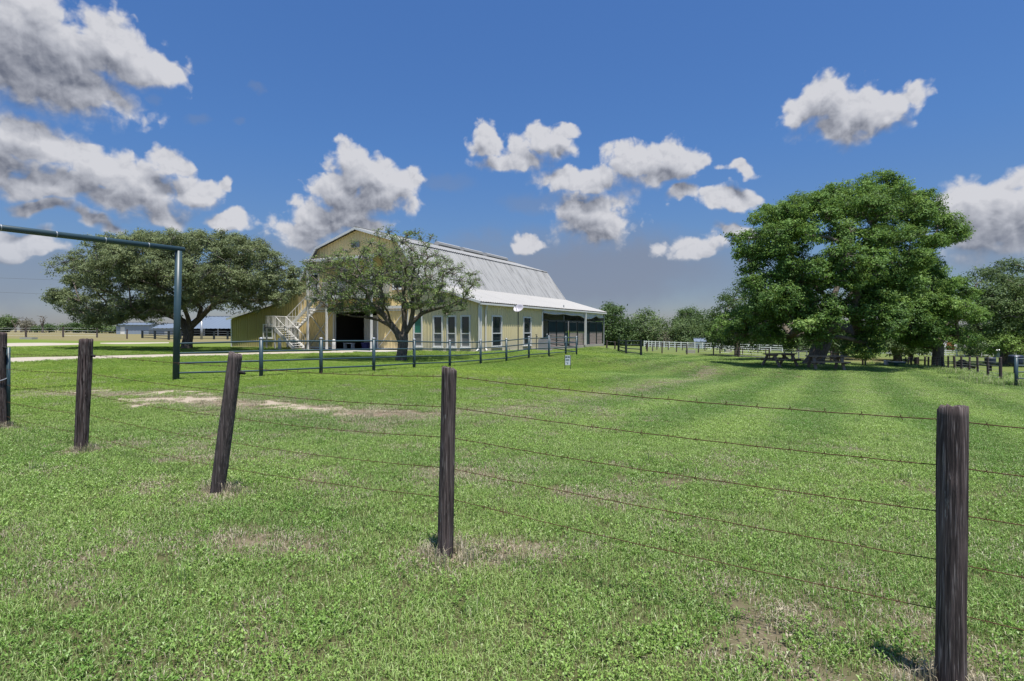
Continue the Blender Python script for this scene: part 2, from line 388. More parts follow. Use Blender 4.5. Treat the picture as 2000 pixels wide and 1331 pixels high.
leaf_mat('leaf_olive', (.105, .140, .060), (.225, .275, .120), (.35, .39, .19))
leaf_mat('leaf_sparse', (.095, .155, .038), (.205, .30, .075), (.35, .42, .14))
leaf_mat('leaf_bright', (.12, .21, .04), (.23, .35, .08), (.35, .46, .12))
leaf_mat('leaf_dark', (.036, .075, .022), (.085, .145, .038), (.15, .21, .06))
leaf_mat('leaf_far', (.065, .110, .038), (.135, .205, .062), (.24, .30, .115))
leaf_mat('leaf_grey', (.16, .15, .11), (.22, .21, .15), (.28, .26, .19))
def m_bark(t):
    p = opos(t); n = t.noise(scl(t, p, (1, 1, .22)), 16, 6, .7); n2 = t.noise(p, 2.5, 4, .6)
    c = t.mix(t.smooth(n, .3, .7), (.035, .028, .022), (.22, .185, .15)); c = t.mix(t.math('MULTIPLY', n2, .35), c, (.25, .23, .20))
    return princ(t, c, .95, 0, .1, n, .9, .06)
mat('bark', m_bark)
def m_twig(t):
    n = t.noise(opos(t), 9, 4, .6); return princ(t, t.mix(n, (.095, .085, .075), (.32, .30, .27)), .95, 0, .1)
mat('twig', m_twig)
def m_post(t):
    p = opos(t); st = t.noise(scl(t, p, (1, 1, .035)), 60, 5, .65); n = t.noise(scl(t, p, (1, 1, .3)), 7, 4, .6)
    fine = t.noise(scl(t, p, (1, 1, .02)), 190, 2, .6)
    c = t.mix(t.smooth(st, .36, .66), (.012, .008, .008), (.135, .10, .095)); c = t.mix(t.smooth(n, .5, .8), c, (.15, .115, .11))
    c = t.mix(t.smooth(fine, .54, .72), c, (.30, .26, .25)); kn = t.smooth(t.noise(scl(t, p, (1, 1, .6)), 11, 2, .5), .66, .74); c = t.mix(t.math('MULTIPLY', kn, .7), c, (.015, .010, .009))
    lich = t.smooth(t.noise(scl(t, p, (1, 1, .12)), 26, 5, .7), .66, .72)
    c = t.mix(t.math('MULTIPLY', lich, .65), c, (.42, .42, .40))
    rnd = t.new('ShaderNodeObjectInfo').outputs['Random']; c = t.mix(t.math('MULTIPLY', rnd, .30), c, (.17, .15, .145))
    return princ(t, c, .9, 0, .15, t.math('ADD', st, t.math('MULTIPLY', fine, .5)), .9, .012)
mat('weathered_wood', m_post)
def m_pipe(t):
    p = opos(t); n = t.noise(p, 5, 4, .6); f = t.smooth(t.noise(p, 40, 3, .7), .68, .74)
    c = t.mix(n, (.022, .050, .062), (.045, .082, .098)); c = t.mix(t.math('MULTIPLY', f, .5), c, (.20, .13, .09))
    return princ(t, c, .42, 0, .5, n, .1)
mat('pipe_paint', m_pipe)
def m_wire(t):
    n = t.noise(opos(t), 30, 3); return princ(t, t.mix(n, (.055, .030, .020), (.15, .075, .045)), .8, .3, .2)
mat('rusty_wire', m_wire)
def wall_mat(name, c1, c2, stain=.5):
    def b(t):
        p = opos(t); sp = t.new('ShaderNodeSeparateXYZ'); t.put(sp.inputs[0], p)
        n = t.noise(p, .7, 4, .6); st = t.noise(scl(t, p, (1, 1, .06)), 7, 5, .65)
        c = t.mix(n, c1, c2)
        lowb = t.math('MULTIPLY', t.smooth(t.math('ADD', sp.outputs[2], t.math('MULTIPLY', st, 1.6)), 2.2, .8), stain)
        c = t.mix(lowb, c, (.50, .47, .40))
        c = t.mix(t.math('MULTIPLY', t.smooth(st, .56, .78), .42 * (.5 + stain)), c, (.20, .17, .10))
        return princ(t, c, .5, 0, .35, n, .05)
    return mat(name, b)
wall_mat('wall_yellow', (.74, .565, .26), (.79, .64, .33), .25)
wall_mat('wall_yellow_side', (.72, .615, .345), (.78, .69, .42), .75)
wall_mat('wall_yellow_shaded', (.36, .31, .095), (.41, .355, .125), .2)  # lean-to yellow darkened to olive: the tree's shade is put into the colour
def m_roof(t):
    p = opos(t); st = t.noise(scl(t, p, (.08, 1, .08)), 5.5, 6, .7); n = t.noise(p, .5, 4, .6)
    c = t.mix(n, (.33, .33, .32), (.40, .40, .39)); c = t.mix(t.math('MULTIPLY', t.smooth(st, .45, .70), .85), c, (.14, .14, .135))
    return princ(t, c, .45, .1, .4)
mat('roof_metal', m_roof)
def m_roofw(t):
    p = opos(t); n = t.noise(p, .8, 5, .6); st = t.noise(scl(t, p, (.1, 1, .1)), 4, 5, .7)
    c = t.mix(n, (.38, .372, .355), (.46, .45, .43)); c = t.mix(t.math('MULTIPLY', t.smooth(st, .55, .8), .6), c, (.25, .235, .21))
    return princ(t, c, .45, 0, .4)
mat('roof_white', m_roofw)
simple('white_trim', (.72, .72, .70), .45, 0, .4, .08, 3)
simple('grey_metal', (.34, .36, .39), .4, .3, .5, .12, 2)
simple('stair_paint', (.76, .75, .72), .5, 0, .4, .10, 3)
simple('white_paint', (.80, .80, .78), .5, 0, .4, .06, 2)
simple('concrete', (.42, .40, .36), .9, 0, .2, .18, 4)
simple('dark_metal', (.03, .04, .045), .5, .2, .4, .25, 6)
simple('mesh_panel', (.030, .062, .072), .55, 0, .4, .25, 2)
simple('black_rubber', (.015, .015, .016), .7, 0, .3, .2, 6)
simple('dish_grey', (.50, .48, .52), .5, 0, .4, .08, 4)
simple('blue_grey_metal', (.30, .36, .44), .5, .1, .4, .08, .3)
simple('far_roof', (.16, .20, .255), .5, .1, .4, .08, .3)
simple('boat_green', (.07, .16, .13), .5, 0, .4, .2, 3)
simple('red_brick', (.42, .15, .08), .8, 0, .2, .2, 3)
simple('dark_blue_plastic', (.025, .035, .065), .5, 0, .4, .2, 3)
simple('tan_wall', (.60, .53, .42), .8, 0, .2, .1, 1)
simple('sign_ink', (.03, .07, .07), .6, 0, .3, .1, 5)
simple('sign_face', (.66, .72, .74), .5, 0, .4, .05, 5)
simple('canvas', (.66, .66, .66), .9, 0, .1, .08, 3)
simple('purple_cloth', (.10, .09, .22), .9, 0, .1, .2, 3)
def m_plank(t):
    p = opos(t); st = t.noise(scl(t, p, (1, .08, 1)), 14, 5, .7); n = t.noise(p, 1.5, 3, .6)
    c = t.mix(st, (.17, .135, .13), (.52, .46, .45)); c = t.mix(t.math('MULTIPLY', n, .4), c, (.30, .20, .17))
    return princ(t, c, .9, 0, .15, st, .6, .01)
mat('old_plank', m_plank)
def m_picnic(t):
    p = opos(t); st = t.noise(scl(t, p, (.06, 1, 1)), 26, 4, .7)
    return princ(t, t.mix(st, (.17, .125, .095), (.42, .33, .265)), .9, 0, .15, st, .5, .01)
mat('picnic_wood', m_picnic)
def m_glass(t):
    p = opos(t); n = t.noise(p, 1.3, 3)
    return princ(t, t.mix(n, (.012, .018, .022), (.045, .06, .066)), .06, 0, .7)
mat('window_glass', m_glass)
simple('blind_grey', (.17, .175, .175), .5, 0, .5, .15, 2)
simple('green_curtain', (.02, .16, .11), .5, 0, .5, .15, 4)
simple('interior_wall', (.62, .60, .55), .8, 0, .2, .12, 1)
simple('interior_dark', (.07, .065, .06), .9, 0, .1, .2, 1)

# ================================================================ mesh helpers
class MB:
    """collects boxes, tubes and faces; build() makes them ONE mesh object"""
    def __init__(s): s.v = []; s.f = []
    def face(s, pts):
        i = len(s.v); s.v += [tuple(p) for p in pts]; s.f.append(tuple(range(i, i + len(pts))))
    def box(s, c, d, rz=0.0):
        x, y, z = d[0] / 2, d[1] / 2, d[2] / 2; i = len(s.v); ca, sa = math.cos(rz), math.sin(rz)
        for a, b, e in ((-x,-y,-z),(x,-y,-z),(x,y,-z),(-x,y,-z),(-x,-y,z),(x,-y,z),(x,y,z),(-x,y,z)):
            s.v.append((c[0] + a * ca - b * sa, c[1] + a * sa + b * ca, c[2] + e))
        for q in ((3,2,1,0),(4,5,6,7),(0,1,5,4),(1,2,6,5),(2,3,7,6),(3,0,4,7)): s.f.append(tuple(i + k for k in q))
        return s
    def span(s, lo, hi): return s.box([(a + b) / 2 for a, b in zip(lo, hi)], [abs(b - a) for a, b in zip(lo, hi)])
    def bar(s, a, b, w, h, up=(0, 0, 1)):
        a, b = Vector(a), Vector(b); d = (b - a).normalized(); u = Vector(up)
        if abs(d.dot(u)) > .98: u = Vector((1, 0, 0))
        x = d.cross(u).normalized() * w / 2; z = x.cross(d).normalized() * h / 2; i = len(s.v)
        for p in (a, b):
            for q in (-x - z, x - z, x + z, -x + z): s.v.append(tuple(p + q))
        for q in ((3,2,1,0),(4,5,6,7),(0,1,5,4),(1,2,6,5),(2,3,7,6),(3,0,4,7)): s.f.append(tuple(i + k for k in q))
        return s
    def tube(s, pts, rad, n=8, caps=True):
        pts = [Vector(p) for p in pts]; rad = rad if isinstance(rad, (list, tuple)) else [rad] * len(pts)
        prev = None; rings = []
        for k, p in enumerate(pts):
            d = (pts[min(k + 1, len(pts) - 1)] - pts[max(k - 1, 0)]).normalized()
            if prev is None: u = Vector((0, 0, 1)) if abs(d.z) < .9 else Vector((1, 0, 0)); x = d.cross(u).normalized()
            else:
                x = (prev - d * prev.dot(d)); x = x.normalized() if x.length > 1e-6 else d.orthogonal().normalized()
            prev = x; y = d.cross(x); i = len(s.v); rings.append(i)
            for j in range(n):
                a = 2 * math.pi * j / n; s.v.append(tuple(p + (x * math.cos(a) + y * math.sin(a)) * rad[k]))
        for r0, r1 in zip(rings[:-1], rings[1:]):
            for j in range(n): s.f.append((r0 + j, r0 + (j + 1) % n, r1 + (j + 1) % n, r1 + j))
        if caps:
            s.f.append(tuple(rings[0] + j for j in reversed(range(n)))); s.f.append(tuple(rings[-1] + j for j in range(n)))
        return s
    def lathe(s, prof, c=(0, 0, 0), n=16):
        rings = []
        for r, z in prof:
            i = len(s.v); rings.append(i)
            for j in range(n):
                a = 2 * math.pi * j / n; s.v.append((c[0] + r * math.cos(a), c[1] + r * math.sin(a), c[2] + z))
        for r0, r1 in zip(rings[:-1], rings[1:]):
            for j in range(n): s.f.append((r0 + j, r0 + (j + 1) % n, r1 + (j + 1) % n, r1 + j))
        s.f.append(tuple(rings[0] + j for j in reversed(range(n)))); s.f.append(tuple(rings[-1] + j for j in range(n)))
        return s
    def build(s, name, material, parent=None, smooth=False):
        me = bpy.data.meshes.new(name); me.from_pydata(s.v, [], s.f); me.update()
        return link(name, me, material, parent, smooth)
def link(name, me, material, parent=None, smooth=False):
    if material and not me.materials: me.materials.append(MATS[material])
    if smooth: me.polygons.foreach_set('use_smooth', np.ones(len(me.polygons), bool))
    o = bpy.data.objects.new(name, me); COL.objects.link(o)
    if parent: o.parent = parent
    return o
def empty(name, loc, rz=0.0):
    o = bpy.data.objects.new(name, None); COL.objects.link(o); o.location = loc; o.rotation_euler = (0, 0, rz); o.empty_display_size = .3; return o
def tag(o, label=None, cat=None, group=None, kind=None):
    for k, v in (('label', label), ('category', cat), ('group', group), ('kind', kind)):
        if v: o[k] = v
    return o
def np_mesh(name, verts, faces, attrs=None):
    """verts (N,3); faces (M,k) of one size"""
    me = bpy.data.meshes.new(name); verts = np.asarray(verts, np.float32); faces = np.asarray(faces, np.int32); k = faces.shape[1]
    me.vertices.add(len(verts)); me.vertices.foreach_set('co', verts.ravel())
    me.loops.add(faces.size); me.loops.foreach_set('vertex_index', faces.ravel())
    me.polygons.add(len(faces)); me.polygons.foreach_set('loop_start', np.arange(0, faces.size, k, dtype=np.int32))
    me.update(calc_edges=True)
    for an, av in (attrs or {}).items():
        a = me.attributes.new(an, 'FLOAT', 'POINT'); a.data.foreach_set('value', np.asarray(av, np.float32))
    me.validate(); return me

# ================================================================ the ground sheet
def build_ground():
    rad = [0.0]; r = .6
    while r < 70: rad.append(r); r *= 1.0155
    while r < 3500: rad.append(r); r *= 1.07
    rad = np.array(rad)
    ang = np.concatenate([np.arange(-50, 50, .34), np.arange(50, 310, 3.2)]); ang = np.radians(ang)
    na = len(ang); rr, aa = np.meshgrid(rad, ang, indexing='ij')
    x = (rr * np.sin(aa)).ravel(); y = (rr * np.cos(aa)).ravel()
    z = gz(x, y) + (fbm(x * .35, y * .35, 3, 2) - .5) * .04 * np.clip(1.6 - np.hypot(x, y) / 60, 0, 1)
    i = np.arange(len(rad) - 1)[:, None] * na; j = np.arange(na)[None]; j2 = (j + 1) % na
    f = np.stack([i + j, i + na + j, i + na + j2, i + j2], -1).reshape(-1, 4)[:, ::-1]
    me = np_mesh('ground', np.stack([x, y, z], 1), f, {'dry': dry_mask(x, y), 'sand': sand_mask(x, y), 'field': field_mask(x, y), 'lush': lush_mask(x, y), 'soil': np.clip((62 - np.hypot(x, y)) / 12, 0, 1)})
    o = link('ground', me, 'ground', None, True); tag(o, 'mown green lawn with dry and sandy patches', None, None, 'structure')
build_ground()

def build_strip(name, s, label, lift=.022):
    """a gravel drive draped on the ground with ragged edges"""
    A = [Vector(a) for a, b in s]; B = [Vector(b) for a, b in s]; pts = []; n = 14; ns = 12
    rows = []
    for k in range(len(A) - 1):
        for q in range(ns):
            t = q / ns
            def cr(P):
                p0, p1, p2, p3 = P[max(k - 1, 0)], P[k], P[k + 1], P[min(k + 2, len(P) - 1)]
                return .5 * ((2 * p1) + (p2 - p0) * t + (2 * p0 - 5 * p1 + 4 * p2 - p3) * t * t + (3 * p1 - p0 - 3 * p2 + p3) * t ** 3)
            rows.append((cr(A), cr(B)))
    rows.append((A[-1], B[-1]))
    vs_ = []
    for a, b in rows:
        e0 = (float(vnoise(a.x * .8, a.y * .8, 4)) - .5) * .16; e1 = (float(vnoise(b.x * .8, b.y * .8, 9)) - .5) * .16
        for k in range(n + 1):
            t = -.02 + e0 + (1.04 + e1 - e0) * k / n; vs_.append(a.lerp(b, t))
    v = np.array([[p.x, p.y] for p in vs_]); z = gz(v[:, 0], v[:, 1]) + lift
    edge = np.tile(np.array([1] + [0] * (n - 1) + [1]), len(rows)); z = z - edge * (lift + .02)
    i = np.arange(len(rows) - 1)[:, None] * (n + 1); j = np.arange(n)[None]
    f = np.stack([i + j, i + j + 1, i + n + 2 + j, i + n + 1 + j], -1).reshape(-1, 4)
    o = link(name, np_mesh(name, np.column_stack([v, z]), f), 'caliche', None, True); tag(o, label, None, None, 'structure')
build_strip('driveway', DRIVE, 'pale caliche driveway running from the left to the barn apron', .03)
build_strip('road', DRIVE2, 'wider pale caliche road behind the first driveway, at the left edge', .03)
build_strip('path', DRIVE3, 'thin strip of bare caliche beyond the broad oak', .03)

# ================================================================ barn
barn = empty('barn', BC, BANG)
tag(barn, 'pale yellow gambrel-roofed metal barn with white trim and horse stalls', 'barn')
def ribbed(A, B, N, O, a0, a1, bot, top, holes=(), period=.305, rib=.034, phase=0.0):
    """sheet-metal panel: ribs run along B, spaced along A; holes are (a0,a1,b0,b1)"""
    A, B, N, O = Vector(A), Vector(B), Vector(N), Vector(O); cuts = {round(a0, 4), round(a1, 4)}; prof = {}
    k = math.floor((a0 - phase) / period) - 1
    def off(a):
        m = (a - phase) % period
        if m < .10 * period: return rib * m / (.10 * period)
        if m < .26 * period: return rib
        if m < .36 * period: return rib * (1 - (m - .26 * period) / (.10 * period))
        return 0.0
    while phase + k * period < a1:
        for q in (0, .10, .26, .36, .70):
            c = phase + (k + q) * period
            if a0 < c < a1: cuts.add(round(c, 4))
        k += 1
    for h in holes:
        for c in h[:2]:
            if a0 < c < a1: cuts.add(round(c, 4))
    if callable(top) and hasattr(top, 'brk'):
        for c in top.brk:
            if a0 < c < a1: cuts.add(round(c, 4))
    cs = sorted(cuts); m = MB()
    P = lambda a, b: O + A * a + B * b + N * off(a)
    fb = bot if callable(bot) else (lambda a: bot); ft = top if callable(top) else (lambda a: top)
    for c0, c1 in zip(cs[:-1], cs[1:]):
        if c1 - c0 < 1e-3: continue
        mid = (c0 + c1) / 2; hs = sorted((h[2], h[3]) for h in holes if h[0] - 1e-4 <= mid <= h[1] + 1e-4)
        lo0, lo1 = fb(c0), fb(c1)
        for h0, h1 in hs:
            if h0 > min(lo0, lo1) + 1e-4: m.face([P(c0, lo0), P(c1, lo1), P(c1, h0), P(c0, h0)])
            lo0 = lo1 = h1
        if ft(mid) > (lo0 + lo1) / 2 + 1e-3: m.face([P(c0, lo0), P(c1, lo1), P(c1, ft(c1)), P(c0, ft(c0))])
    return m
# section of the building across the front: (u, z)
PROF = [(0.0, 3.56), (-4.67, 4.95), (-7.1, 8.3), (-11.4, 9.62), (-15.7, 8.3), (-18.13, 4.95), (-20.2, 3.95), (-26.8, 2.62)]
def ptop(u):
    for (u1, z1), (u0, z0) in zip(PROF[:-1], PROF[1:]):
        if u0 <= u <= u1: return z0 + (z1 - z0) * (u - u0) / (u1 - u0)
    return 2.6
class TopF:
    brk = [p[0] for p in PROF]
    def __init__(s, d): s.d = d
    def __call__(s, u): return ptop(u) - s.d
LEN = 26.5
FW = [(.87,1.54),(2.07,2.73),(3.25,3.96),(5.08,5.77)]               # front windows (distance left of the corner)
SW = [(1.62,2.98),(6.70,8.0)]                                        # side windows (distance back from the corner)
WZ0, WZ1 = .38, 2.52
OPEN = (-13.8, -9.16, 0.0, 3.0)                                      # great doorway
holes = [(-b, -a, WZ0, WZ1) for a, b in FW] + [OPEN]
dk0 = bu_at(592, 0); dk1 = bu_at(600, 0)
holes += [(-7.75, -6.85, 4.75, 5.95), (-13.4, -12.5, 4.3, 6.3), (-10.4, -9.5, 5.0, 6.2), (-16.6, -15.7, 5.0, 6.2)]
ribbed((1,0,0),(0,0,1),(0,-1,0),(0,0,0), -6.35, 0, 0, TopF(.06), holes).build('front_wall', 'wall_yellow_side', barn)
ribbed((1,0,0),(0,0,1),(0,-1,0),(0,0,0), -18.13, -6.35, 0, TopF(.06), holes).build('gable_wall', 'wall_yellow', barn)
lh = [(-18.9, -18.0, 0.05, 2.15), (-22.4, -21.3, .9, 2.0)]
ribbed((1,0,0),(0,0,1),(0,-1,0),(0,0,0), -26.8, -18.13, 0, TopF(.06), lh).build('lean_to_wall', 'wall_yellow_shaded', barn)
YEND = bv_at(1058, 0)                                                # where the closed side ends and the stalls begin
sh_ = [(a, b, WZ0 - .02, WZ1 + .04) for a, b in SW]
ribbed((0,1,0),(0,0,1),(1,0,0),(0,0,0), 0, YEND, 0, 3.50, sh_).build('side_wall', 'wall_yellow_side', barn)
ribbed((0,1,0),(0,0,1),(-1,0,0),(-26.8,0,0), 0, LEN, 0, 2.55).build('far_side_wall', 'wall_yellow_shaded', barn)
ribbed((1,0,0),(0,0,1),(0,1,0),(0,LEN,0), -26.8, -4.67, 0, TopF(.06)).build('back_wall', 'wall_yellow', barn)
ribbed((1,0,0),(0,0,1),(0,1,0),(0,LEN,0), -4.67, 0, 2.55, TopF(.06)).build('end_siding', 'grey_metal', barn)
MB().span((-26.85, -.06, -.5), (.06, LEN + .06, 0.02)).build('slab', 'concrete', barn)

# roofs: each slope is its own sheet of ribbed metal
def slope(name, p, q, material, v0=-.35, v1=LEN + .3, ext=.0, thick=True, lift=.05):
    (u0, z0), (u1, z1) = p, q                                        # p upper, q lower
    d = Vector((u1 - u0, 0, z1 - z0)); L = d.length; d.normalize(); n = Vector((0, 1, 0)).cross(d); n = n if n.z > 0 else -n
    m = ribbed((0,1,0), tuple(d), tuple(n), Vector((u0, 0, z0)) + n * lift, v0, v1, 0, L + ext, (), .33, .042)
    return m.build(name, material, barn)
slope('upper_roof', PROF[3], PROF[2], 'roof_metal', ext=.12, lift=.075)
slope('upper_roof', PROF[3], PROF[4], 'roof_metal', ext=.12, lift=.075)
slope('lower_roof', PROF[2], PROF[1], 'roof_metal', ext=.05)
slope('lower_roof', PROF[4], PROF[5], 'roof_metal', ext=.05)
slope('side_roof', PROF[1], PROF[0], 'roof_white', ext=.24)
slope('lean_to_roof', PROF[5], PROF[6], 'roof_white', ext=.08)
slope('lean_to_roof', PROF[6], PROF[7], 'roof_white', ext=.3, lift=.03)
# rake trim along the front and the back gable
for vv in (-.36, LEN + .31):
    for k, (p, q) in enumerate(zip(PROF[:-1], PROF[1:])):
        ex = .22 if k == 0 else 0; ex2 = .3 if k == 6 else 0
        a = Vector((p[0], vv, p[1])); b = Vector((q[0], vv, q[1])); d = (b - a).normalized()
        a = a - d * ex + Vector((0, 0, -.01)); b = b + d * ex2 + Vector((0, 0, -.01))
        MB().bar(a, b, .05, .17).build('rake_trim', 'white_trim', barn)
MB().bar((-11.4, -.35, 9.74), (-11.4, LEN + .3, 9.74), .36, .05).build('ridge_cap', 'roof_white', barn)
# three long ridge vents
def ridge_vent(v0, v1):
    m = MB(); c = -11.4; z = 9.74
    for a, b in (((-.30, .04), (-.30, .26)), ((-.30, .26), (0, .38)), ((0, .38), (.30, .26)), ((.30, .26), (.30, .04))):
        m.face([(c + a[0], v0, z + a[1]), (c + b[0], v0, z + b[1]), (c + b[0], v1, z + b[1]), (c + a[0], v1, z + a[1])])
    for v in (v0, v1): m.face([(c - .30, v, z + .02), (c + .30, v, z + .02), (c + .30, v, z + .26), (c, v, z + .38), (c - .30, v, z + .26)])
    return m.build('ridge_vent', 'roof_white', barn)
for a, b in ((896, 853), (940, 902), (988, 947)):
    v0, v1 = sorted((bv_at(a, -11.4), bv_at(b, -11.4))); ridge_vent(v0, v1)
# corner trim, eave gutter, downspouts
MB().span((-.10, -.075, 0), (.075, .10, 3.48)).build('corner_trim', 'white_trim', barn)
MB().span((.19, -.34, 3.33), (.31, LEN + .28, 3.46)).build('gutter', 'white_trim', barn)
for v in (.55,):
    MB().tube([(.25, v, 3.35), (.2, v, 3.15), (.12, v, 2.95), (.12, v, .25), (.35, v - .2, .08)], .055, 8).build('downspout', 'white_trim', barn)
MB().tube([(.05, -.17, 3.35), (.0, -.17, 3.1), (-.02, -.17, .25), (-.05, -.45, .08)], .055, 8).build('downspout', 'white_trim', barn)
MB().span((-6.42, -.07, 0), (-6.30, -.04, 3.2)).build('seam_trim', 'white_trim', barn)
MB().span((-26.86, -.07, 0), (-26.74, .05, 2.5)).build('corner_trim', 'white_trim', barn)
MB().span((-.02, YEND - .07, 0), (.10, YEND + .07, 3.42)).build('corner_trim', 'white_trim', barn)

def window(face, a, b, z0, z1, upper='window_glass', lower='blind_grey', mid=None):
    """tall sash window; face 'front' lies on v=0, 'side' on u=0"""
    mid = mid if mid else z0 + (z1 - z0) * .43
    def bx(m, a0, a1, d0, d1, q0, q1):
        if face == 'front': m.span((a0, -d1, q0), (a1, -d0, q1))
        else: m.span((d0, a0, q0), (d1, a1, q1))
    m = MB(); w = .085
    bx(m, a - w, a + .02, -.02, .075, z0 - w, z1 + w); bx(m, b - .02, b + w, -.02, .075, z0 - w, z1 + w)
    bx(m, a + .02, b - .02, -.02, .070, z1 - .02, z1 + w); bx(m, a + .02, b - .02, -.02, .070, z0 - w, z0 + .02)
    o = m.build('window', 'white_trim', barn)
    m = MB(); bx(m, a + .022, b - .022, .0, .045, mid - .035, mid + .035); m.build('meeting_rail', 'white_trim', o)
    m = MB(); bx(m, a + .021, b - .021, -.03, -.02, mid + .035, z1 - .021); m.build('pane', upper, o)
    m = MB(); bx(m, a + .021, b - .021, -.01, .0, z0 + .021, mid - .035); m.build('pane', lower, o)
    m = MB(); bx(m, a - w - .03, b + w + .03, .0, .12, z0 - w - .06, z0 - w - .002); m.build('sill', 'white_trim', o)
    return o
for k, (a, b) in enumerate(FW): window('front', -b, -a, WZ0, WZ1, 'green_curtain' if k == 3 else 'window_glass')
for a, b in SW: window('side', a, b, WZ0, WZ1 + .02, 'window_glass', 'window_glass')
window('front', -7.75, -6.85, 4.75, 5.95, lower='window_glass')
window('front', -10.4, -9.5, 5.0, 6.2, lower='window_glass')
window('front', -16.6, -15.7, 5.0, 6.2, lower='window_glass')
window('front', -22.4, -21.3, .9, 2.0, lower='window_glass')
def door(u0, u1, z0, z1):
    m = MB()
    for a, b in ((u0 - .09, u0), (u1, u1 + .09)): m.span((a, -.08, z0), (b, .03, z1 + .09))
    m.span((u0, -.075, z1), (u1, .03, z1 + .09))
    o = m.build('door', 'white_trim', barn)
    MB().span((u0 + .002, .02, z0), (u1 - .002, .06, z1 - .002)).build('pane', 'window_glass', o)
    MB().span((u1 - .16, -.05, z0 + .95), (u1 - .10, .02, z0 + 1.15)).build('handle', 'grey_metal', o)
door(-18.9, -18.0, .05, 2.15); door(-13.4, -12.5, 4.3, 6.3)
# great doorway, sliding doors with white cross bracing, track
def sliding_door(u0, u1):
    v = -.17; z0, z1 = .06, 3.12
    d = ribbed((1,0,0),(0,0,1),(0,-1,0),(0,v,0), u0, u1, z0, z1).build('sliding_door', 'wall_yellow', barn)
    f = MB(); w = .10; y0, y1 = v - .075, v - .035
    f.span((u0, y0, z0), (u0 + w, y1, z1)); f.span((u1 - w, y0, z0), (u1, y1, z1)); f.span((u0 + w, y0, z1 - w), (u1 - w, y1, z1)); f.span((u0 + w, y0, z0), (u1 - w, y1, z0 + w))
    f.build('door_frame', 'white_trim', d)
    MB().bar((u0 + w, v - .058, z0 + w), (u1 - w, v - .058, z1 - w), .03, .10, (0, -1, 0)).build('cross_brace', 'white_trim', d)
    MB().bar((u0 + w, v - .052, z1 - w), (u1 - w, v - .052, z0 + w), .03, .10, (0, -1, 0)).build('cross_brace', 'white_trim', d)
sliding_door(-16.7, -13.75); sliding_door(-9.2, -6.40)
m = MB(); m.span((-16.8, -.30, 3.18), (-6.25, -.06, 3.40)); m.build('door_track', 'white_trim', barn)
m = MB()
m.span((-13.88, -.10, 0), (-13.8, .06, 3.0)); m.span((-9.16, -.10, 0), (-9.08, .06, 3.0)); m.span((-13.88, -.10, 3.0), (-9.08, .06, 3.08)); m.build('door_jamb', 'white_trim', barn)
# the aisle seen through the doorway
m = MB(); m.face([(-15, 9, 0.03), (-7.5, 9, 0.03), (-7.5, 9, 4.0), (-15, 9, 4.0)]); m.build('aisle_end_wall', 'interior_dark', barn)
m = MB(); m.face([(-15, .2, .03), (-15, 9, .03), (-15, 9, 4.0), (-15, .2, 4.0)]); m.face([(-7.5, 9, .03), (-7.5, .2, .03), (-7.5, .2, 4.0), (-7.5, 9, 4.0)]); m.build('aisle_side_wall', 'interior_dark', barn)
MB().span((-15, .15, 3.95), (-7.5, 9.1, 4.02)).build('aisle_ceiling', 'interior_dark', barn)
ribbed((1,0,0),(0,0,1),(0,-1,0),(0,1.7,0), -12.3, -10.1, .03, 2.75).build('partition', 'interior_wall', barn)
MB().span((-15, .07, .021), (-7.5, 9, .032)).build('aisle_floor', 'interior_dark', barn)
MB().span((-18.2, -3.3, -.14), (-6.0, -.07, .015)).build('apron', 'concrete', barn)
# awning, balcony, posts
AWV = -2.35; B0, B1 = -14.6, -7.9
d = Vector((0, AWV + .0, 7.05)) - Vector((0, -.05, 7.45))
m = ribbed((1,0,0), tuple(d.normalized()), (0,-d.normalized().z,d.normalized().y) if d.normalized().y>0 else (0, d.normalized().z, -d.normalized().y), (0,-.05,7.45), B0 - .3, B1 + .3, 0, d.length, (), .33, .04)
m.build('awning', 'roof_white', barn)
MB().span((B0 - .3, AWV - .03, 6.86), (B1 + .3, AWV, 7.03)).build('awning_fascia', 'white_trim', barn)
MB().span((B0, AWV + .05, 4.02), (B1, -.06, 4.16)).build('balcony_deck', 'stair_paint', barn)
MB().span((B0 - .05, AWV - .02, 3.90), (B1 + .05, AWV + .045, 4.20)).build('balcony_fascia', 'stair_paint', barn)
def rail_run(m, a, b, h, gap=.13, w=.022):
    a, b = Vector(a), Vector(b); m.bar(a + Vector((0, 0, h)), b + Vector((0, 0, h)), .045, .045); m.bar(a + Vector((0, 0, .09)), b + Vector((0, 0, .09)), .035, .035)
    n = max(1, int((b - a).length / gap))
    for k in range(n + 1):
        p = a.lerp(b, k / n); m.box((p.x, p.y, p.z + (h + .09) / 2), (w, w, h - .09))
m = MB(); rail_run(m, (B0 + .05, AWV + .02, 4.2), (B1 - .05, AWV + .02, 4.2), 1.0); rail_run(m, (B1 - .03, AWV + .1, 4.2), (B1 - .03, -.1, 4.2), 1.0); m.build('balcony_railing', 'stair_paint', barn)
for px in (600, 638, 723):
    u = bu_at(px, AWV + .12); hi = 7.12 if px in (600, 723) else 3.9
    if px == 600: u = B0 + .08
    if px == 723: u = B1 - .08
    MB().span((u - .065, AWV + .055, .0), (u + .065, AWV + .185, 4.0)).build('balcony_post', 'stair_paint', barn)
    if hi > 5: MB().span((u - .065, AWV + .055, 4.17), (u + .065, AWV + .185, 6.86)).build('balcony_post', 'stair_paint', barn)
# gable louvre / lamp under the ridge
m = MB(); m.span((-11.95, -.12, 8.12), (-11.15, -.05, 8.55))
for k in range(4): m.bar((-11.92, -.15, 8.18 + k * .1), (-11.18, -.15, 8.18 + k * .1), .06, .02)
m.build('gable_louvre', 'grey_metal', barn)
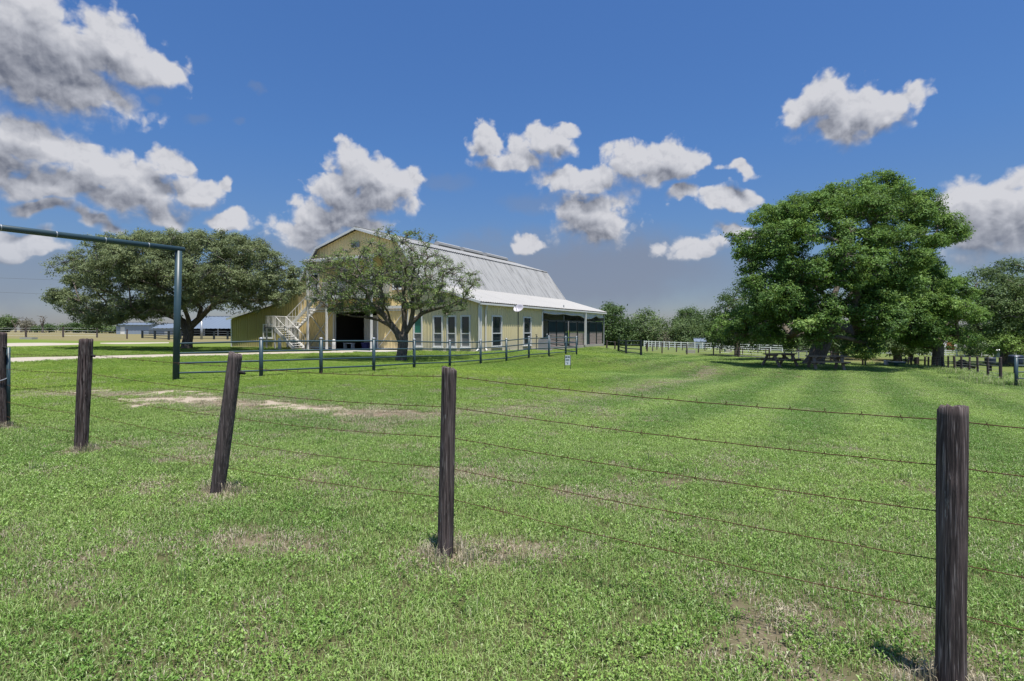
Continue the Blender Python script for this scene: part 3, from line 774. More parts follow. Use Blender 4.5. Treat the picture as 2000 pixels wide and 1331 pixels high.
# stalls along the side under the white roof
SU = -.14                                                           # stall fronts stand back under the roof
m = ribbed((1,0,0),(0,0,1),(0,1,0),(0,YEND,0), SU, 0, 0, 3.3); m.build('return_wall', 'wall_yellow_side', barn)
ribbed((0,1,0),(0,0,1),(1,0,0),(-4.6,0,0), YEND, LEN, 0, 4.7).build('stall_back_wall', 'grey_metal', barn)
STALLS = [(1071,1086,0),(1087,1102,0),(1103,1109.5,2),(1111.5,1127,0),(1128,1142,0),(1146.5,1150,2),(1151,1164,0),(1165,1177.5,0)]
for k, (a, b, typ) in enumerate(STALLS):
    v0, v1 = bv_at(a, SU), bv_at(b, SU); v1 = min(v1, LEN - .1)
    p = MB()
    p.span((SU - .03, v0, 2.30), (SU + .03, v1, 2.38)); p.span((SU - .03, v0, 1.33), (SU + .03, v1, 1.41))
    p.span((SU - .03, v0, .05), (SU + .03, v0 + .08, 2.30)); p.span((SU - .03, v1 - .08, .05), (SU + .03, v1, 2.30))
    fr = p.build('stall_front', 'dark_metal', barn)
    if typ == 2:
        MB().span((SU - .02, v0 + .081, .06), (SU - .005, v1 - .081, 1.32)).build('door_panel', 'mesh_panel', fr)
    else:
        for q in range(8):
            z = .07 + q * .157; MB().span((SU - .025 + .012 * random.random(), v0 + .082, z), (SU + .012 * random.random() + .012, v1 - .082, z + .145)).build('plank', 'old_plank', fr)
    m = MB(); n = max(2, int((v1 - v0) / .11))
    for q in range(1, n): m.tube([(SU, v0 + (v1 - v0) * q / n, 1.41), (SU, v0 + (v1 - v0) * q / n, 2.30)], .013, 5, False)
    m.span((SU - .045, v0 + .09, 1.42), (SU - .032, v1 - .09, 2.29)); m.build('mesh_panel', 'mesh_panel', fr)
m = MB(); m.span((SU - .04, YEND + .1, 2.385), (SU + .04, LEN, 2.46)); m.build('stall_header', 'dark_metal', barn)
for px in (1101, 1143.6):
    u = .20 if px > 1110 else SU; v = bv_at(px, u); w = .09 if px > 1110 else .04
    MB().span((u - w, v - w, 0 if px > 1110 else 2.46), (u + w, v + w, 3.45 if px > 1110 else 3.9)).build('stall_post', 'white_trim' if px > 1110 else 'grey_metal', barn)
MB().span((.0, LEN - .12, 0), (.10, LEN + .02, 3.45)).build('stall_post', 'grey_metal', barn)
# rolled canvas sagging under the eave
m = MB(); N = 60; va, vb = YEND + .1, LEN - .4
def sag(t): return .12 + .26 * max(0, math.sin((t - .52) * 9.5)) * (t > .52) * (t < .85) + .10 * abs(math.sin(t * 11)) + .12 * max(0, math.sin((t - .85) * 20)) * (t > .85)
for k in range(N):
    t0, t1 = k / N, (k + 1) / N; y0, y1 = va + (vb - va) * t0, va + (vb - va) * t1
    w0, w1 = .03 * math.sin(t0 * 60), .03 * math.sin(t1 * 60)
    m.face([(.10 + w0, y0, 3.36 - sag(t0) - .14), (.10 + w1, y1, 3.36 - sag(t1) - .14), (.13, y1, 3.40), (.13, y0, 3.40)])
m.tube([(.10 + .03 * math.sin(k / N * 60), va + (vb - va) * k / N, 3.30 - sag(k / N) - .10) for k in range(N + 1)], .055, 6)
m.build('canvas_curtain', 'canvas', barn)

# things near the barn (each its own)
def bw(u, v, z=0): return BC + BU * u + BV * v + Vector((0, 0, z))
# outdoor stair, switchback, bolted beside the balcony
st = empty('outdoor_staircase', bw(-19, -1.5), BANG); tag(st, 'pale steel switchback staircase climbing to the barn balcony', 'staircase')
def sl(u, v, z): return (u + 19, v + 1.5, z)
LZ = 1.72; VF0, VF1, VB0, VB1 = -2.55, -1.5, -1.35, -.35
uL0 = bu_at(519, VF0); uL1 = bu_at(537, VF0); uE = bu_at(574.5, VF0)
uT = B0
m = MB(); m.span(sl(uL0, VF0, LZ - .06), sl(uL1, VB1, LZ)); m.build('landing', 'stair_paint', st)
for u in (uL0 + .05, uL1 - .05):
    for v in (VF0 + .05, VB1 - .05): MB().span(sl(u - .05, v - .05, 0), sl(u + .05, v + .05, LZ - .06)).build('landing_post', 'stair_paint', st)
def flight(u0, z0, u1, z1, v0, v1, n, toprail=True):
    for v in (v0, v1): MB().bar(sl(u0, v, z0 - .08), sl(u1, v, z1 - .08), .05, .27).build('stringer', 'stair_paint', st)
    for k in range(1, n + 1):
        t = (k - .5) / n; u = u0 + (u1 - u0) * t; z = z0 + (z1 - z0) * (k / n if z1 < z0 else (k - 1) / n)
        MB().span(sl(u - .13, v0 + .026, z - .02), sl(u + .13, v1 - .026, z + .02)).build('tread', 'stair_paint', st)
    for v in (v0, v1):
        m = MB(); a = Vector(sl(u0, v, z0)); b = Vector(sl(u1, v, z1)); up = Vector((0, 0, .95))
        m.bar(a + up, b + up, .045, .045)
        for k in range(0, 11):
            p = a.lerp(b, k / 10); m.box((p.x, p.y, p.z + .47), (.022 if k % 5 else .045, .022 if k % 5 else .045, .96))
        m.build('handrail', 'stair_paint', st)
flight(uL1, LZ, uE, .12, VF0, VF1, 9)
flight(uL1, LZ, uT, 4.1, VB0, VB1, 12)
m = MB(); rail_run(m, sl(uL0, VF0, LZ), sl(uL1, VF0, LZ), .98, .12); rail_run(m, sl(uL0, VF0, LZ), sl(uL0, VB1, LZ), .98, .12); rail_run(m, sl(uL0, VB1, LZ), sl(uL1, VB1, LZ), .98, .12); m.build('landing_railing', 'stair_paint', st)

def bollard(px, v, label):
    u = bu_at(px, v); p = bw(u, v); p.z = gzf(p.x, p.y)
    o = empty('bollard', p); tag(o, label, 'bollard', 'white bollards on the barn apron')
    MB().lathe([(.13, -.2), (.13, .75), (.12, .82), (.08, .88), (.02, .9)], n=14).build('pipe', 'white_paint', o, True)
    MB().lathe([(.2, -.1), (.2, .03), (.17, .05)], n=14).build('footing', 'concrete', o)
bollard(546, -4.0, 'white bollard at the foot of the staircase'); bollard(652, -4.0, 'white bollard in front of the open barn doorway')
# bench and covered table just inside the doorway
p = bw(-13.2, .9, .03); o = empty('bench', p, BANG); tag(o, 'small white bench inside the barn doorway, left side', 'bench')
MB().span((-.5, -.18, .40), (.5, .18, .45)).build('seat', 'white_paint', o)
for a in (-.42, .42): MB().span((a - .04, -.16, 0), (a + .04, .16, .40)).build('leg', 'white_paint', o)
p = bw(-11.4, 1.0, .03); o = empty('storage_bin', p, BANG); tag(o, 'dark purple bin on the floor inside the barn doorway', 'bin')
MB().lathe([(.34, 0), (.42, .40), (.45, .42), (.45, .46), (.40, .46)], n=18).build('tub', 'purple_cloth', o); MB().lathe([(.44, .465), (.40, .50), (.1, .53)], n=18).build('lid', 'purple_cloth', o)
# satellite dish on its pole
p = bw(.95, bv_at(1012, .95)); p.z = gzf(p.x, p.y)
o = empty('satellite_dish', p); tag(o, 'grey satellite dish on a thin dark pole beside the barn wall', 'satellite dish')
MB().tube([(0, 0, -.3), (0, 0, 2.95), (.08, -.05, 3.1)], .035, 8).build('pole', 'dark_metal', o)
m = MB(); c = Vector((.02, -.22, 3.25)); ax = Vector((-.35, -.62, .55)).normalized(); x = ax.cross(Vector((0, 0, 1))).normalized(); y = x.cross(ax)
ring = []; n = 24
for k, (r, dd) in enumerate(((0, -.10), (.16, -.085), (.30, -.045), (.40, 0), (.415, .004), (.40, -.012), (.0, -.115))):
    i = len(m.v); ring.append(i)
    for j in range(n):
        a = 2 * math.pi * j / n; m.v.append(tuple(c + x * r * 1.0 * math.cos(a) + y * r * .86 * math.sin(a) + ax * dd))
for r0, r1 in zip(ring[:-1], ring[1:]):
    for j in range(n): m.f.append((r0 + j, r0 + (j + 1) % n, r1 + (j + 1) % n, r1 + j))
m.build('reflector', 'dish_grey', o, True)
e = c + ax * .48 - y * .18; MB().tube([c - y * .36, e], .018, 6).box(e, (.16, .10, .09)).build('feed_arm', 'grey_metal', o)
MB().tube([c - ax * .1, (.06, -.04, 3.05)], .04, 8).build('bracket', 'dark_metal', o)
# air conditioner on its pad
p = bw(1.15, bv_at(1063.5, 1.15)); p.z = gzf(p.x, p.y)
o = empty('air_conditioner', p, BANG); tag(o, 'pale grey air conditioner unit at the corner of the stalls', 'air conditioner')
MB().span((-.5, -.5, -.1), (.5, .5, .10)).build('pad', 'concrete', o)
m = MB(); m.span((-.39, -.39, .10), (.39, .39, .98)); m.build('cabinet', 'grey_metal', o)
for k in range(9):
    z = .18 + k * .085; MB().span((-.405, -.405, z), (.405, .405, z + .045)).build('louvre', 'dish_grey', o)
MB().lathe([(.36, .985), (.36, 1.02), (.30, 1.05), (.05, 1.06)], n=16).build('fan_guard', 'dark_metal', o)
# spigot by the wall
p = bw(.4, bv_at(1047.5, .4)); p.z = gzf(p.x, p.y); o = empty('standpipe', p); tag(o, 'thin dark standpipe with tap by the barn side wall', 'standpipe')
MB().tube([(0, 0, -.2), (0, 0, 1.25)], .03, 8).build('riser', 'dark_metal', o); MB().tube([(0, 0, 1.2), (.06, -.12, 1.18), (.07, -.15, 1.08)], .025, 6).box((0, 0, 1.3), (.16, .05, .05)).build('tap', 'dark_metal', o)
# yard sign
p = G(1103.3, 722.5); q = on_ground(1114.3, p.y); o = empty('yard_sign', (p + q) / 2); tag(o, 'small white yard sign on two thin legs in the lawn', 'sign')
w = (q - p).length / 2
for sx in (-w, w): MB().span((sx - .012, -.012, -.15), (sx + .012, .012, .70)).build('leg', 'dark_metal', o)
MB().span((-w + .013, -.012, .23), (w - .013, .004, .69)).build('panel', 'sign_face', o)
m = MB()
for x0, x1, z0, z1 in ((-.80,-.62,.575,.655),(-.55,-.36,.575,.655),(-.30,-.12,.575,.655),(.05,.2,.575,.655),(.26,.44,.575,.655),(.5,.72,.575,.655),(-.72,.58,.455,.50),(-.16,.16,.285,.305),(-.10,.10,.305,.325),(-.6,-.3,.36,.37),(-.2,.2,.36,.37)):
    m.span((x0 * w, -.018, z0), (x1 * w, -.0125, z1))
m.build('lettering', 'sign_ink', o)

# ================================================================ foreground wire fence
def wood_post(base, top, r, seed, nr=44, ns=28):
    """weathered round post with cracks and knots; base/top are axis ends (local to the fence)"""
    rs = np.random.default_rng(seed); base, top = np.array(base), np.array(top); H = np.linalg.norm(top - base)
    z = np.linspace(-.12, 1, nr); a = np.arange(ns) / ns * 2 * np.pi
    zz, aa = np.meshgrid(z, a, indexing='ij')
    ph = rs.uniform(0, 6.28, 6); wob = .05 * np.sin(aa + ph[0]) + .035 * np.sin(2 * aa + ph[1]) + .03 * np.sin(zz * 5 + ph[2])
    g = fbm(aa * 3.2 + seed, zz * 2.2 * H, seed, 4) - .5
    rad = r * (1 + wob - .05 * zz + g * .09)
    for k in range(4):
        c = rs.uniform(0, 6.28); dz = rs.uniform(.2, .9)
        da = np.abs((aa - c - .12 * np.sin(zz * 4 + k) + np.pi) % (2 * np.pi) - np.pi)
        rad -= r * .17 * np.exp(-(da / .085) ** 2) * np.clip(1 - np.abs(zz - dz) / .55, 0, 1)
    for k in range(3):
        c = rs.uniform(0, 6.28); dz = rs.uniform(.1, .9); da = np.abs((aa - c + np.pi) % (2 * np.pi) - np.pi)
        rad += r * .11 * np.exp(-(da / .22) ** 2 - ((zz - dz) * H / .035) ** 2)
    ax = (top - base) / H; xv = np.cross(ax, [0, 1, 0]); xv /= np.linalg.norm(xv); yv = np.cross(ax, xv)
    pts = base + ax * (zz[..., None] * H) + xv * (rad * np.cos(aa))[..., None] + yv * (rad * np.sin(aa))[..., None]
    pts[-1] += ax * (rs.normal(0, .006, (ns, 1)) + .012 * np.sin(a + ph[3])[:, None])
    v = pts.reshape(-1, 3); m = MB(); m.v = [tuple(p) for p in v]
    for i in range(nr - 1):
        for j in range(ns): m.f.append((i * ns + j, i * ns + (j + 1) % ns, (i + 1) * ns + (j + 1) % ns, (i + 1) * ns + j))
    # uneven sawn top
    i0 = len(m.v); c = pts[-1].mean(0)
    for q in (.82, .5):
        for j in range(ns): m.v.append(tuple(c + (pts[-1, j] - c) * q + ax * (.008 + rs.normal(0, .003))))
    m.v.append(tuple(c + ax * .004)); last = (nr - 1) * ns
    for j in range(ns):
        j2 = (j + 1) % ns
        m.f.append((last + j, last + j2, i0 + j2, i0 + j)); m.f.append((i0 + j, i0 + j2, i0 + ns + j2, i0 + ns + j)); m.f.append((i0 + ns + j, i0 + ns + j2, len(m.v) - 1))
    return m
wf = empty('wire_fence', (0, 4, 0)); O4 = Vector((0, 4, 0)); tag(wf, 'near barbed wire fence on dark weathered timber posts', 'fence')
FP = [  # base px, base row, depth, top px, top row, width px
 (1857,1341,2.42,1861,797,50),(870,1085,3.83,878.5,721,31),(424,962,5.26,460,693,27),(157.5,883,7.0,168,664,24),(-9,836,8.77,-9,650,34)]
WR = [(825.6,917.5,1010,1107,1206),(737,798,858,919,978),(718,767,818,866,917),(694,731,772,812,852),(692,722,753,786,815)]
posts = []; wires = [[] for _ in range(5)]
for k, (bx_, by, d, tx, ty, wp) in enumerate(FP):
    b = W(bx_, by, d); b.z = min(b.z, gzf(b.x, b.y)); t_ = W(tx, ty, d + .02); r = wp / F * d / 2
    o = wood_post(b - O4, t_ - O4, r, 11 + k).build('post', 'weathered_wood', wf, True); posts.append(o)
    ax = (t_ - b).normalized()
    for q in range(5):
        z = W(bx_, WR[k][q], d).z; s_ = (z - b.z) / ax.z; p = b + ax * s_ + Vector((.0, r * 1.04, 0)); wires[q].append(p)
    # staples and insulator stub on the post
    for q in range(5):
        p = wires[q][-1] - O4; MB().tube([p + Vector((-.012, -.01, .008)), p + Vector((0, .012, .008)), p + Vector((.012, -.01, -.008))], .003, 5).build('staple', 'dark_metal', o)
    if k in (2, 3, 4):
        zt = {2: 728, 3: 695, 4: 679}[k]; z = W(0, zt, d).z; s_ = (z - b.z) / ax.z; c = b + ax * s_ - O4
        c = c + Vector((r * .95, 0, 0)); MB().tube([c - Vector((.02, 0, 0)), c + Vector((.035, -.005, -.002)), c + Vector((.055, -.01, -.012))], [.02, .016, .010], 8).build('insulator', 'black_rubber', o, True)
    if k == 4:
        z = W(0, 745, d).z; c = b + ax * ((z - b.z) / ax.z) - O4
        MB().tube([c + Vector((math.cos(a) * r * 1.06, math.sin(a) * r * 1.06, .02 * math.sin(a * 2) + .03 * math.cos(a))) for a in np.linspace(0, 6.28, 25)], .007, 6).build('wire_loop', 'grey_metal', o)
for q in range(5):
    pts = wires[q]; first = pts[0] + (pts[0] - pts[1]) * .9; last = pts[-1] + (pts[-1] - pts[-2]) * .03
    allp = [first] + pts + [last]; m = MB(); path = []
    for a, b in zip(allp[:-1], allp[1:]):
        L = (b - a).length; n = max(4, int(L / .10)); sg = .012 + .012 * random.random()
        for k in range(n):
            t = k / n; p = a.lerp(b, t); p = p - Vector((0, 0, sg * 4 * t * (1 - t))); path.append(p - O4)
    path.append(allp[-1] - O4)
    tw = []
    for i, p in enumerate(path): tw.append(p + Vector((0, .0012 * math.sin(i * 2.1), .0012 * math.cos(i * 2.1))))
    m.tube(tw, .0024, 5)
    # barbs
    for a, b in zip(allp[:-1], allp[1:]):
        n = int((b - a).length / .15)
        for k in range(1, n):
            t = k / n; p = a.lerp(b, t) - O4 - Vector((0, 0, .02 * 4 * t * (1 - t) * .8)); dd = (b - a).normalized()
            w1 = Vector((0, .010, .014)); w2 = Vector((0, -.012, .010))
            m.tube([p - w1, p + w1], .0014, 3, False); m.tube([p + dd * .006 - w2, p + dd * .006 + w2], .0014, 3, False)
    m.build('barbed_wire', 'rusty_wire', wf)

# pipe gate hung at the corner post (it swings away to the left, out of the picture)
g0 = W(16.5, 823, 8.85); ga = empty('pipe_gate', (g0.x, g0.y, gzf(g0.x, g0.y))); tag(ga, 'dark blue pipe gate edge beside the leftmost timber post', 'gate')
zb = W(0, 822, 8.85).z - ga.location.z; zt = W(0, 679, 8.85).z - ga.location.z; gd = Vector((-.93, .36, 0)) * 3.2
MB().tube([(0, 0, zb), (0, 0, zt)], .026, 10).build('end_pipe', 'pipe_paint', ga, True); MB().tube([gd + Vector((0, 0, zb)), gd + Vector((0, 0, zt))], .026, 10).build('end_pipe', 'pipe_paint', ga, True)
for k in range(5):
    z = zb + .04 + (zt - zb - .08) * k / 4; MB().tube([(0, 0, z), tuple(gd + Vector((0, 0, z)))], .02, 8).build('rail', 'pipe_paint', ga, True)
for z in (zb + .12, zt - .1): MB().tube([(0, 0, z), (-.12, -.03, z)], .018, 6).build('hinge', 'dark_metal', ga)

# ================================================================ tall entrance frame and pipe fence
pb = W(343, 745, 17.8); pb.z = gzf(pb.x, pb.y)
ar = empty('entrance_frame', pb); tag(ar, 'tall blue-green pipe entrance frame with a long top beam', 'entrance frame')
bt = W(349, 487, 17.8); be0 = W(357, 489, 17.95); bl = W(0, 445, 14.05); dirb = (bl - bt).normalized(); far = bt + dirb * 7.6
MB().tube([(0, 0, -.4), tuple(Vector((bt.x, bt.y, bt.z - .06)) - pb)], .098, 18).build('upright', 'pipe_paint', ar, True)
q = far - pb; MB().tube([(q.x, q.y, gzf(far.x, far.y) - pb.z - .4), (q.x, q.y, q.z - .06)], .098, 18).build('upright', 'pipe_paint', ar, True)
m = MB().tube([tuple(bt - dirb * .16 - pb), tuple(far + dirb * .2 - pb)], .082, 18); o = m.build('top_beam', 'pipe_paint', ar, True)
for k in range(6):
    c = bt + dirb * (.9 + k * 1.15) - pb; MB().tube([tuple(c - dirb * .012), tuple(c + dirb * .012)], .086, 18).build('weld_ring', 'grey_metal', o, True)

pf = empty('pipe_fence', on_ground(730, 21.4)); PF0 = Vector(pf.location); tag(pf, 'dark blue-green four-rail pipe fence in front of the barn', 'fence')
PP = [(343,745,17.8),(510,737,18.3),(627,731,19.8),(730,726,21.4),(809,720,24.4),(878.5,717,27.0),(938.7,712,29.5),(989,707,30.9),(1033,700,33.0),(1072,697,34.7),(1105,694,37.6),(1126,693.6,38.6)]
PT = [661,661,661,661,663,665.4,665,662,658,657,657.5,657.5]
pp = []
for k, (px, py, d) in enumerate(PP):
    b = W(px, py, d); b.z = gzf(b.x, b.y); pp.append(b)
RH = [1.10, .80, .50, .20]
PH = []
for k, b in enumerate(pp):
    h = W(0, PT[k], PP[k][2]).z - b.z; h = min(max(h, 1.18), 1.32); PH.append(h)
    if k == 0: continue
    p = b - PF0; o = MB().tube([p - Vector((0, 0, .3)), p + Vector((0, 0, h - .03))], .062, 14).build('post', 'pipe_paint', pf, True)
    MB().lathe([(.064, -.05), (.066, -.01), (.05, .018), (.02, .03)], tuple(p + Vector((0, 0, h))), 14).build('cap', 'grey_metal', o, True)
for q in range(4):
    for k in range(len(pp) - 1):
        h0 = (PH[k] - .10) * (1 - q * .272) if k else 1.17 * (1 - q * .262); h1 = (PH[k + 1] - .10) * (1 - q * .272)
        a = pp[k] - PF0 + Vector((0, 0, h0)); b = pp[k + 1] - PF0 + Vector((0, 0, h1)); MB().tube([a, b], .029, 10, False).build('rail', 'pipe_paint', pf, True)
# return run towards the stalls
e = on_ground(1068.5, 50.0); ep = e - PF0
o = MB().tube([ep - Vector((0, 0, .3)), ep + Vector((0, 0, 1.36))], .062, 14).build('post', 'pipe_paint', pf, True)
MB().lathe([(.064, -.05), (.066, -.01), (.05, .018), (.02, .03)], tuple(ep + Vector((0, 0, 1.38))), 14).build('cap', 'grey_metal', o, True)
for q in range(4): MB().tube([pp[-1] - PF0 + Vector((0, 0, (PH[-1] - .1) * (1 - q * .272))), ep + Vector((0, 0, 1.28 * (1 - q * .272)))], .029, 10, False).build('rail', 'pipe_paint', pf, True)

# blue pipe fence at the right edge
rp = empty('pipe_fence', G(1985, 756)); R0 = Vector(rp.location); tag(rp, 'blue pipe fence end post with rails at the right picture edge', 'fence')
rpts = [R0, R0 + Vector((2.6, -1.0, 0)), R0 + Vector((5.2, -2.0, 0))]
for k, b in enumerate(rpts):
    b.z = gzf(b.x, b.y); p = b - R0; h = 1.30
    o = MB().tube([p - Vector((0, 0, .3)), p + Vector((0, 0, h))], .066 if k == 0 else .055, 14).build('post', 'pipe_paint', rp, True)
    MB().lathe([(.068, -.03), (.07, 0), (.05, .03), (.02, .045)], tuple(p + Vector((0, 0, h))), 14).build('cap', 'grey_metal', o, True)
for q in range(4):
    for a, b in zip(rpts[:-1], rpts[1:]): MB().tube([a - R0 + Vector((0, 0, 1.2 - q * .28)), b - R0 + Vector((0, 0, 1.2 - q * .28))], .029, 10, False).build('rail', 'pipe_paint', rp, True)

# ================================================================ timber post and wire fences farther off
def post_fence(label, spots, width, wires=5, wire_mat='grey_metal', hmax=1.45, wr=.006, mat_='weathered_wood', name='post_fence', dmin=0):
    pts = []
    for (px, base, top) in spots:
        b = G(px, base); h = min(hmax, max(.8, (base - top) / F * b.y)); pts.append((b, h))
    o0 = empty(name, pts[0][0]); O = Vector(o0.location); tag(o0, label, 'fence')
    for k, (b, h) in enumerate(pts):
        p = b - O; ln = Vector((random.uniform(-.06, .06), random.uniform(-.03, .03), 0)); r = width / 2 * random.uniform(.85, 1.15)
        MB().tube([p - Vector((0, 0, .2)), p + ln * .5 + Vector((0, 0, h * .5)), p + ln + Vector((0, 0, h - .02)), p + ln + Vector((0, 0, h))], [r, r * .97, r * .94, r * .75], 9).build('post', mat_, o0)
    for q in range(wires):
        m = MB(); f = .18 + .76 * q / max(1, wires - 1)
        for (a, ha), (b, hb) in zip(pts[:-1], pts[1:]): m.tube([a - O + Vector((0, 0, ha * f)), b - O + Vector((0, 0, hb * f))], wr, 4, False)
        m.build('wire', wire_mat, o0)
    return o0, pts
post_fence('dense row of dark timber posts with wire by the right edge', [(1954.5,748,698),(1930,741,697.5),(1910,735.5,696.5),(1893,729.5,696),(1878,728,696),(1865,726,696),(1852,725,696),(1841,722,697),(1830,721,697),(1820,719.5,697),(1813,718.5,697),(1806,718,696.5)], .15, 6, wr=.009)
post_fence('small dark timber posts in wire row beyond the open boat', [(1794,717,698),(1790,716.5,698),(1787,716,698),(1779,716,698),(1773.5,715.5,698),(1769,715,698),(1761,714.5,696)], .15, 5, wr=.008)
post_fence('timber posts running behind the picnic tables and great oak', [(1685,714,690),(1622.7,707.5,687),(1560,703.5,683),(1503,701.5,682),(1443,699,679),(1393.4,695.7,676),(1341.5,692.7,673),(1292.9,690.5,671),(1263.8,687,670)], .15, 4)
post_fence('second, farther row of timber posts left of the great oak', [(1495,694,679.5),(1450,693,678.5),(1406.5,691,677),(1364,689.3,674),(1321,688,672),(1274.6,686.6,672)], .15, 3)
post_fence('farthest row of thin timber posts before the white fence', [(1556,690,678),(1480,689.5,677),(1410,687,675.5),(1377,685.5,673.5),(1333,684.8,673),(1305,684,672),(1283,683.5,671.5),(1262,683,671)], .14, 3)
post_fence('wire fence of timber posts across the left field', [(-30,659,640),(51,659,640.5),(123.5,659.3,640),(189.5,660,641),(248,662.4,643.5)], .20, 4, wr=.008)
post_fence('pair of timber posts beside the far barn corner', [(1201,683,670),(1185,680.5,668)], .18, 2)

def pipe_panel(label, spots, rails=4, name='corral_fence', wid=.13, m_='dark_metal', rr=.035):
    pts = [(G(px, b), (b - t) / F * G(px, b).y) for px, b, t in spots]; o0 = empty(name, pts[0][0]); O = Vector(o0.location); tag(o0, label, 'fence')
    for b, h in pts: MB().tube([b - O - Vector((0, 0, .2)), b - O + Vector((0, 0, h))], wid / 2, 8).build('post', m_, o0)
    for q in range(rails):
        f = .95 - q * .27
        for (a, ha), (b, hb) in zip(pts[:-1], pts[1:]): MB().tube([a - O + Vector((0, 0, ha * f)), b - O + Vector((0, 0, hb * f))], rr, 6, False).build('rail', m_, o0)
    return o0
pipe_panel('dark pipe corral fence beyond the broad oak trunk', [(278,661,646),(302.5,662.8,646),(329.6,664.3,646.5),(352.5,663.5,646.5),(393.7,663.4,646.5),(418,663.4,647),(444.5,663.5,647),(470,663.3,647)], 4, wid=.28, rr=.05)
pipe_panel('dark pipe gate and posts on the grassy bank past the stalls', [(1208,686.5,664.5),(1222.7,692,665),(1252,695.3,664.5)], 4, 'corral_gate', .22, 'dark_metal', .05)
pipe_panel('grey pipe gate panel behind the left picnic table', [(1532,705,687),(1546,704.5,687),(1560,704,687),(1576,703.6,687)], 5, 'corral_gate', .12, 'grey_metal', .025)
# white rail fence in the distance
def rail_fence(label, cols, base_of, d_of, h=1.1):
    pts = []
    for c in cols: pts.append(on_ground(c, d_of(c)))
    o0 = empty('rail_fence', pts[0]); O = Vector(o0.location); tag(o0, label, 'fence')
    for b in pts: MB().box(b - O + Vector((0, 0, h / 2)), (.13, .13, h + .1)).build('post', 'white_paint', o0)
    for f in (.92, .58, .26):
        for a, b in zip(pts[:-1], pts[1:]): MB().bar(a - O + Vector((0, 0, h * f)), b - O + Vector((0, 0, h * f)), .05, .13).build('rail', 'white_paint', o0)
rail_fence('long white rail fence before the distant trees, left of the great oak', [1258,1262,1267,1273,1280,1288,1297,1307,1318,1330,1343,1357,1372,1388,1405,1423,1442,1462,1483,1505,1528], None, lambda c: 103 - (c - 1258) * .03)
rail_fence('white rail fence under the trees at the right edge', [1560,1590,1620,1650,1680,1710,1738,1766,1794,1820,1846.9,1869,1884,1900,1916.6,1933,1950,1968,1986,2005,2025], None, lambda c: 100)
# utility post left of the pale sheds
p = G(393.7, 663.4); o = empty('utility_post', p); tag(o, 'tall grey steel post at the corral behind the broad oak', 'post')
MB().tube([(0, 0, -.3), (0, 0, 2.5)], .15, 12).build('pipe', 'grey_metal', o, True); MB().lathe([(.16, 2.5), (.16, 2.55), (.05, 2.62)], n=12).build('cap', 'grey_metal', o, True)

